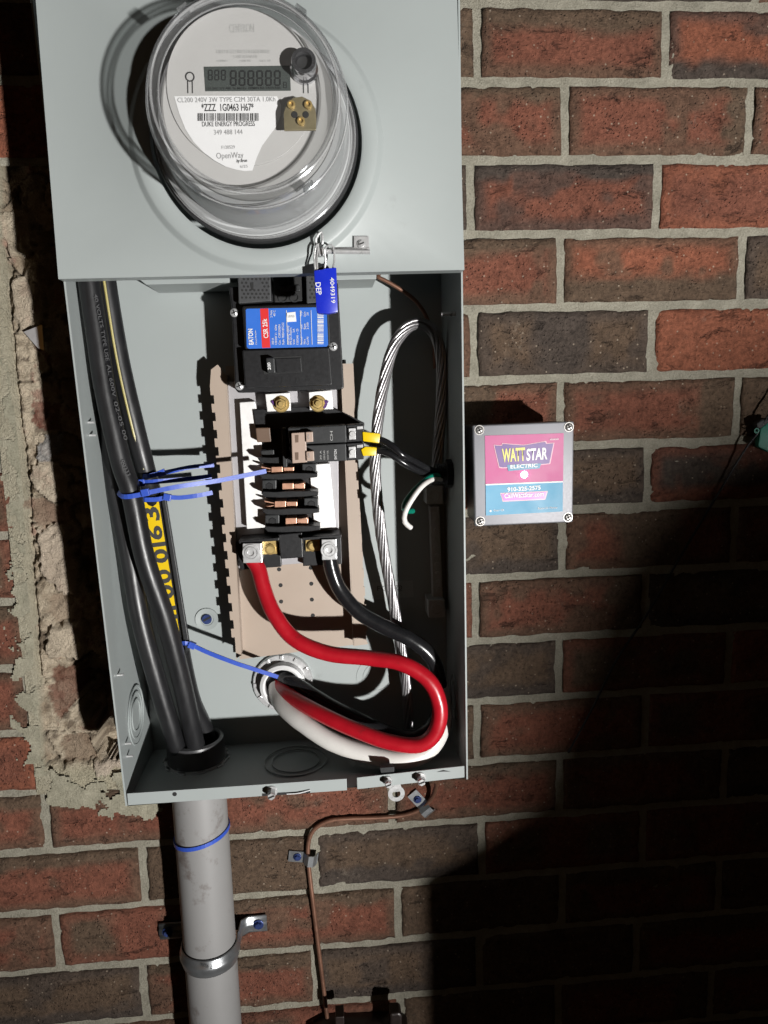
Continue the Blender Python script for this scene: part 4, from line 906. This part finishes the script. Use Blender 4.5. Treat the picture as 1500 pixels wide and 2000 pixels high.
for k in range(NS):
    pts = []
    for i, q in enumerate(path):
        g_ = 2 * math.pi * (k / NS + acc[i] / .15 + .05 * noise.noise(Vector((acc[i] * 14, k * 7.7, 2)))); pts.append(q + (fr[i][0] * math.cos(g_) + fr[i][1] * math.sin(g_)) * (.0044 + .0006 * noise.noise(Vector((acc[i] * 22, k * 3.1, 5)))))
    M().tube(pts, .00172, 8, spl=False).obj('strand', STRAND, sc_, smooth=True, ang=80)
# branch wires with yellow tape
for k, (pts, tp, lb) in enumerate((([(690, 852, 84), (712, 854, 84), (740, 858, 86), (765, 870, 92), (785, 888, 94), (812, 902, 84), (835, 915, 72), (862, 924, 66)], [(708, 843), (743, 847), (741, 866), (709, 862)], 'upper thin black wire with yellow tape leaving the branch breaker'),
                                  ([(690, 884, 84), (712, 880, 84), (735, 880, 85), (760, 886, 88), (790, 905, 88), (815, 919, 80), (838, 928, 70), (862, 932, 66)], [(705, 878), (714, 872), (736, 874), (735, 890), (709, 891)], 'lower thin black wire with yellow tape leaving the branch breaker'))):
    t = cable('branch_wire', lb, pts, .0034, CABLEG, 'wire', 'thin black branch wires', n=10)
    M().pix(tp, 90, 80).obj('tape', YELLOW, t, bevel=1.2, smooth=True)
cable('green_wire', 'short green wire curling out of the black nipple', [(866, 930, 66), (845, 930, 76), (824, 944, 88), (803, 966, 92), (790, 986, 90), (792, 997, 82), (806, 998, 70)], .0030, GREEN, 'wire', n=10)
cable('white_wire', 'short white wire hooking down beside the green wire', [(866, 936, 66), (848, 935, 76), (826, 948, 94), (805, 975, 98), (791, 1002, 98), (791, 1020, 95), (803, 1031, 92)], .0027, WHITE, 'wire', n=10)
cable('ground_wire', 'bare copper ground wire crossing the top right of the enclosure', [(752, 520, 24), (740, 536, 30), (738, 541, 32), (760, 552, 32), (795, 574, 30), (818, 595, 26), (834, 622, 20), (846, 660, 14), (850, 720, 13)], .0021, COPWIRE, 'wire', n=10)
# neutral bar
nb = thing('neutral_bar', P(850, 1190, 12), 'dark terminal bar with a row of screws beside the right wall', 'terminal bar')
M().pix([(840, 990), (858, 989), (865, 1168), (846, 1170)], 26, 10.5).obj('bar', NBAR, nb, bevel=.8)
for k in range(10): M().cyl(P(849.5 + k * .75, 1003 + k * 16.5, 26), OUT, .0028, .0016, 14).obj('screw', NBAR, nb)
for u, v in ((848, 968), (852, 1190)):
    l_ = M().pix([(u - 16, v - 18), (u + 16, v - 19), (u + 17, v + 16), (u - 15, v + 17)], 38, 10.5).obj('lug', NBAR, nb, bevel=.8)
    M().lathe(P(u + 1, v, 38), OUT, [(.0068, 0), (.0068, .0012), (.005, .0012), (.0045, -.001), (.0001, -.001)], 22, close=False).obj('set_screw', NBAR, l_)
# nipple through the right wall
q = P(868, 925, 62); xr = ext(RF_T, RF_B, q.z).x
np_ = thing('nipple', Vector((xr, q.y, q.z)), 'black threaded nipple joining the enclosure to the small label box', 'nipple')
m = M(); x0 = xr - .018; pr = []
for k in range(17): pr.append((.0098 if k % 2 else .0106, k * .001))
m.lathe(Vector((x0, q.y, q.z)), Vector((1, 0, 0)), pr + [(.0106, .0164)], 28); m.obj('thread', BLACK, np_)
M().lathe(Vector((xr - .008, q.y, q.z)), Vector((1, 0, 0)), [(.0150, 0), (.0150, .0062)], 8).obj('nut', BLACK, np_, bevel=.5)
M().cyl(Vector((xr + .0002, q.y, q.z)), Vector((1, 0, 0)), .0105, .009, 28, ch=0).obj('neck', BLACK, np_)

# ------------------------------------------------------------------ surge protector box
sx = thing('surge_protector', P(1022, 1025, 5), 'square metal-framed box with a pink and blue electrician label on the bricks', 'surge protector')
DB = 78
M().pix([(927, 833), (1119, 825), (1117, 1018), (932, 1026)], DB - 3, 20).obj('housing', BOXB, sx, bevel=3, smooth=True, seg=3)
fr_ = M().pix([(924, 831), (1121, 823), (1119, 1020), (928, 1028)], DB, DB - 6).obj('front_frame', BOXF, sx, bevel=1.6, smooth=True, seg=3)
la = M().pix([(947, 851), (1101, 846), (1099, 999), (949, 1007)], DB + .5, DB).obj('label', PINK, sx)
M().pix([(948.5, 948), (1099.5, 942), (1099, 999), (949, 1007)], DB + .8, DB + .4).obj('blue_field', CYAN, la)
M().pix([(948.5, 945.5), (1099.5, 939.5), (1099.5, 942), (948.5, 948)], DB + .9, DB + .4).obj('rule', INKW, la)
lgp = [(966, 870), (981, 871), (982, 867), (1023, 870), (1065, 863), (1067, 867), (1081, 866), (1073, 905), (1010, 912), (982, 913), (976, 912)]
lgo = [(1023 + (u - 1023) * 1.035, 889 + (v - 889) * 1.07) for u, v in lgp]
M().pix(lgo, DB + .9, DB + .4).obj('logo_outline', LOGOP, la)
M().pix(lgp, DB + 1.2, DB + .5).obj('logo_field', PURP, la)
text('WATT', (981, 902), (1026, 899), DB + 1.6, LOGOY, la, 25, .03); text('STAR', (1028, 899), (1069, 896), DB + 1.6, INKW, la, 22, .03, shear=.12)
M().pix([(990, 908), (1057, 905), (1054, 915), (993, 920)], DB + 1.4, DB + .5).obj('logo_banner', TEALB, la)
text('ELECTRIC', (997, 915), (1050, 912), DB + 1.7, INKW, la, 7, .03)
text('910-325-2575', (991, 960), (1056, 956), DB + 1.2, INKW, la, 8, .03)
M().pix([(977, 963), (1070, 959), (1065, 976), (982, 980)], DB + 1.0, DB + .5).obj('web_outline', LOGOP, la)
M().pix([(979, 965), (1067, 961), (1063, 974), (984, 978)], DB + 1.3, DB + .5).obj('web_banner', mat('violet banner', (.35, .06, .38), .35), la)
text('CallWattStar.com', (985, 973), (1062, 969), DB + 1.6, INKW, la, 9, .02)
text('Green = OK', (964, 999), (985, 998), DB + 1.2, INKW, la, 4); M().cyl(P(958, 998, DB + .8), OUT, .0012, .0003, 10).obj('mark', INKW, la)
text('Beacon-50 + Pioneer', (1051, 995), (1089, 993), DB + 1.2, INKW, la, 4); text('wholesale', (1074, 860), (1091, 859), DB + 1.2, INKW, la, 4)
M().lathe(P(1024, 927, DB + .5), OUT, [(.0035, 0), (.0033, .0008), (.0020, .0016), (.0001, .0018)], 20, close=False).obj('indicator', LEDM, sx, smooth=True)
for u, v in ((936, 840), (1111, 834), (1109, 1010), (938, 1018)):
    c = P(u, v, DB); s = M().lathe(c, OUT, [(.0050, -.0002), (.0050, .0006), (.0042, .0006), (.0040, .0010), (.0026, .0022), (.0001, .0024)], 22, close=False).obj('screw', SCREWD, fr_, smooth=True, ang=30)
    M().obox(c + OUT * .0023, Vector((.0022, 0, .0010)), Vector((-.0002, 0, .0005)), OUT * .0003).obox(c + OUT * .0023, Vector((-.0010, 0, .0022)), Vector((.0005, 0, .0002)), OUT * .0003).obj('recess', BORE, s)
M().pix([(950, 850), (1000, 848), (1000, 1000), (950, 1003)], 20, 3).obj('mounting_boss', BOXB, sx)

# ------------------------------------------------------------------ outside copper ground wire and clips
cable('earth_wire', 'thin copper earth wire clipped down the bricks below the enclosure', [(853, 1527, 40), (852, 1536, 24), (845, 1555, 9), (826, 1578, 6), (790, 1592, 5), (740, 1597, 5), (680, 1599, 5), (640, 1604, 5), (612, 1622, 5), (602, 1650, 5), (603, 1690, 5), (611, 1760, 6), (622, 1850, 6), (632, 1930, 6), (640, 2000, 8), (645, 2060, 8)], .0026, COPWIRE, 'wire', n=12)
def clip(label, scr, hump, d0):
    a, b = P(scr[0], scr[1], 1), P(hump[0], hump[1], 1); e = (b - a).normalized(); s = Vector((-e.z, 0, e.x)); t = thing('wire_clip', a, label, 'wire clip', 'zinc clips on the earth wire')
    m = M(); prf = [(-.0105, .0012), (.004, .0012), (.0062, .0014), (.0075, .0052), (.0105, .0100), (.0145, .0095), (.0170, .0055), (.0178, .0015), (.019, .0012)]
    # scale so that the hump sits over the wire
    k = (b - a).length / .0125
    for x, h in prf:
        for z in (-.0068, .0068): m.v.append(a + e * (x * (k if x > 0 else 1)) + s * z + OUT * h)
    for i in range(len(prf) - 1): m.f.append([i*2, i*2+1, i*2+3, i*2+2])
    o = m.obj('strap', DULL, t); so = o.modifiers.new('thick', 'SOLIDIFY'); so.thickness = .0012
    M().lathe(a + OUT * .0022, OUT, [(.0048, 0), (.0046, .0014), (.004, .0018)], 18).lathe(a + OUT * .003, OUT, [(.0032, 0), (.0032, .0026), (.0027, .003)], 6).obj('screw', SCREWB, t)
clip('zinc clip holding the vertical run of the earth wire', (581, 1671), (607, 1673), 5)
clip('tilted zinc clip where the earth wire leaves the enclosure', (815, 1559), (832, 1577), 5)

# ------------------------------------------------------------------ outlet cover at the bottom
oc = thing('outlet_cover', P(715, 2120, 2), 'dark bronze weatherproof outlet cover low on the brick wall', 'outlet cover')
M().pix([(612, 2020), (640, 2006), (775, 2002), (798, 2012), (806, 2180), (610, 2190)], 22, -1).obj('back_box', BRONZE, oc, bevel=3, smooth=True)
M().pix([(655, 1987), (672, 1986), (673, 2010), (656, 2010)], 40, 22).obj('hinge', BRONZE, oc, bevel=1)
M().pix([(762, 1981), (780, 1979), (785, 1984), (788, 2170), (764, 2170)], 40, 22).obj('hinge', BRONZE, oc, bevel=2.5)
M().pix([(640, 2030), (775, 2024), (780, 2170), (644, 2176)], 36, 22).obj('lid', BRONZE, oc, bevel=3, smooth=True)

# ------------------------------------------------------------------ teal tag with its cord at the right
tg = thing('teal_tag', P(1500, 880, 20), 'teal plastic tag with a black cap on a thin cord against the bricks', 'tag')
M().pix([(1486, 836), (1500, 826), (1545, 822), (1552, 880), (1530, 892), (1500, 882), (1481, 872)], 18, 9).obj('body', TEAL, tg, bevel=2, smooth=True)
M().pix([(1478, 826), (1488, 819), (1510, 816), (1508, 830), (1488, 838), (1479, 836)], 17, 9).obj('cap', BLACK, tg, bevel=1.5)
M().lathe(P(1477, 841, 15), OUT, [(.0018, 0), (.0018, .0012), (.0030, .0012), (.0030, 0), (.0018, 0)], 18, close=False).obj('eyelet', TEAL, tg)
cable('lanyard_cord', 'thin black cord running diagonally down the bricks from the teal tag', [(1540, 760, 20), (1500, 812, 17), (1483, 842, 15), (1462, 868, 12), (1436, 908, 8), (1410, 952, 5), (1372, 1015, 4), (1330, 1085, 5), (1270, 1190, 5), (1204, 1290, 5), (1156, 1385, 5), (1110, 1470, 6)], .0013, BLACK, 'cord', n=8)

# ------------------------------------------------------------------ work light, and two added shadow blockers, outside the frame
wk = thing('work_light', Vector((LAMP.x, LAMP.y - .06, GROUND_Z)), 'portable black floodlight on a low stand lighting the wall', 'work light')
dr = (LAMP_AIM - LAMP).normalized(); sd = dr.cross(UP).normalized(); upv = sd.cross(dr)
bc = LAMP - dr * .05
M().obox(bc, sd * .07, upv * .055, dr * .022).obj('head', BLACK, wk, bevel=6)
M().lathe(bc + dr * .0222, dr, [(.030, 0), (.030, .001), (.0001, .001)], 32, close=False).obj('lens', mat('lit lamp lens', (1, .98, .95), .3, 0, 0, emit=30.0), wk)
for s in (-1, 1): M().tube([bc + sd * .075 * s, bc + sd * .08 * s - UP * .08, Vector((bc.x, bc.y, GROUND_Z + .012)) + sd * .08 * s], .007, 10).obj('leg', STEEL, wk)
for e in (-1, 1): M().tube([Vector((bc.x, bc.y, GROUND_Z + .010)) + sd * .12 * k + Vector((dr.x, dr.y, 0)) * .07 * e for k in (-1, 0, 1)], .009, 10).obj('foot', STEEL, wk)
M().tube([Vector((bc.x, bc.y, GROUND_Z + .012)) + sd * .08 * s + Vector((dr.x, dr.y, 0)) * .07 * e for s in (1,) for e in (-1, 0, 1)], .006, 10).obj('brace', STEEL, wk)
ld = bpy.data.lights.new('work_lamp', 'SPOT'); lo_ = bpy.data.objects.new('work_lamp', ld); COL.objects.link(lo_)
ld.energy = LAMP_POWER; ld.shadow_soft_size = LAMP_RADIUS; ld.spot_size = math.radians(42); ld.spot_blend = 1.0; ld.color = (1.0, .985, .96)
lo_.location = LAMP; lo_.rotation_euler = dr.to_track_quat('-Z', 'Y').to_euler()
# unseen box added as a blocker: its near vertical edge and long top edge throw the dark wedge on the lower right of the wall
ZT = -1.078
c1_ = Vector((.374, -.95, 0)); c2_ = Vector((1.02, -1.96, 0)); e_ = (c2_ - c1_).normalized(); s_ = Vector((-e_.y, e_.x, 0)); ln = (c2_ - c1_).length; wd_ = .38
ch = thing('shadow_blocker_box', Vector(((c1_.x + c2_.x) / 2, (c1_.y + c2_.y) / 2, GROUND_Z)), 'added unseen dark box that blocks lamp light from the lower right wall', 'shadow blocker')
def cbx(a0, a1, b0, b1, z0, z1): 
    c = c1_ + e_ * (a0 + a1) / 2 + s_ * (b0 + b1) / 2; c.z = (z0 + z1) / 2
    return M().obox(c, e_ * (a1 - a0) / 2, s_ * (b1 - b0) / 2, UP * (z1 - z0) / 2)
cbx(0, ln, 0, wd_, GROUND_Z, ZT - .06).obj('box', WOODB, ch, bevel=3)
cbx(-.0, ln, 0, wd_, ZT - .058, ZT).obj('lid', WOODB, ch, bevel=3)
for a in (.25, ln - .25): cbx(a - .03, a + .03, -.012, 0, ZT - .10, ZT - .02).obj('latch', STEEL, ch, bevel=2)
def toward(u, v, d): q = P(u, v, 0); return q + (LAMP - q) * (d / 3.0)
BD = 2.30
sil = [toward(u, v, BD) for u, v in ((770, 2150), (820, 1750), (915, 1410), (1020, 1070), (1180, 850), (1330, 745), (1500, 685), (1750, 650), (2300, 640), (2700, 710))]  # outline traced back from the wanted shadow edge towards the lamp
sil = [Vector((sil[0].x, sil[0].y, GROUND_Z))] + sil + [Vector((sil[-1].x, sil[-1].y, GROUND_Z))]
tbg = thing('shadow_blocker_bag', Vector(((sil[0].x + sil[-1].x) / 2, -BD, GROUND_Z)), 'added unseen black bag shape that casts the soft shadow on the right wall', 'tool bag')  # unseen bag shape, added only to cast the soft shadow at right
M().prism(sil, (BD - .16) * 1000).obj('body', BLACK, tbg, bevel=2, seg=2, smooth=True)
a_, b_ = sil[6] + Vector((.01, .08, 0)), sil[8] + Vector((0, .08, 0))
M().tube([a_, (a_ * 2 + b_) / 3 - UP * .004, (a_ + b_ * 2) / 3, b_], .008, 10).obj('handle', BLACKG, tbg)
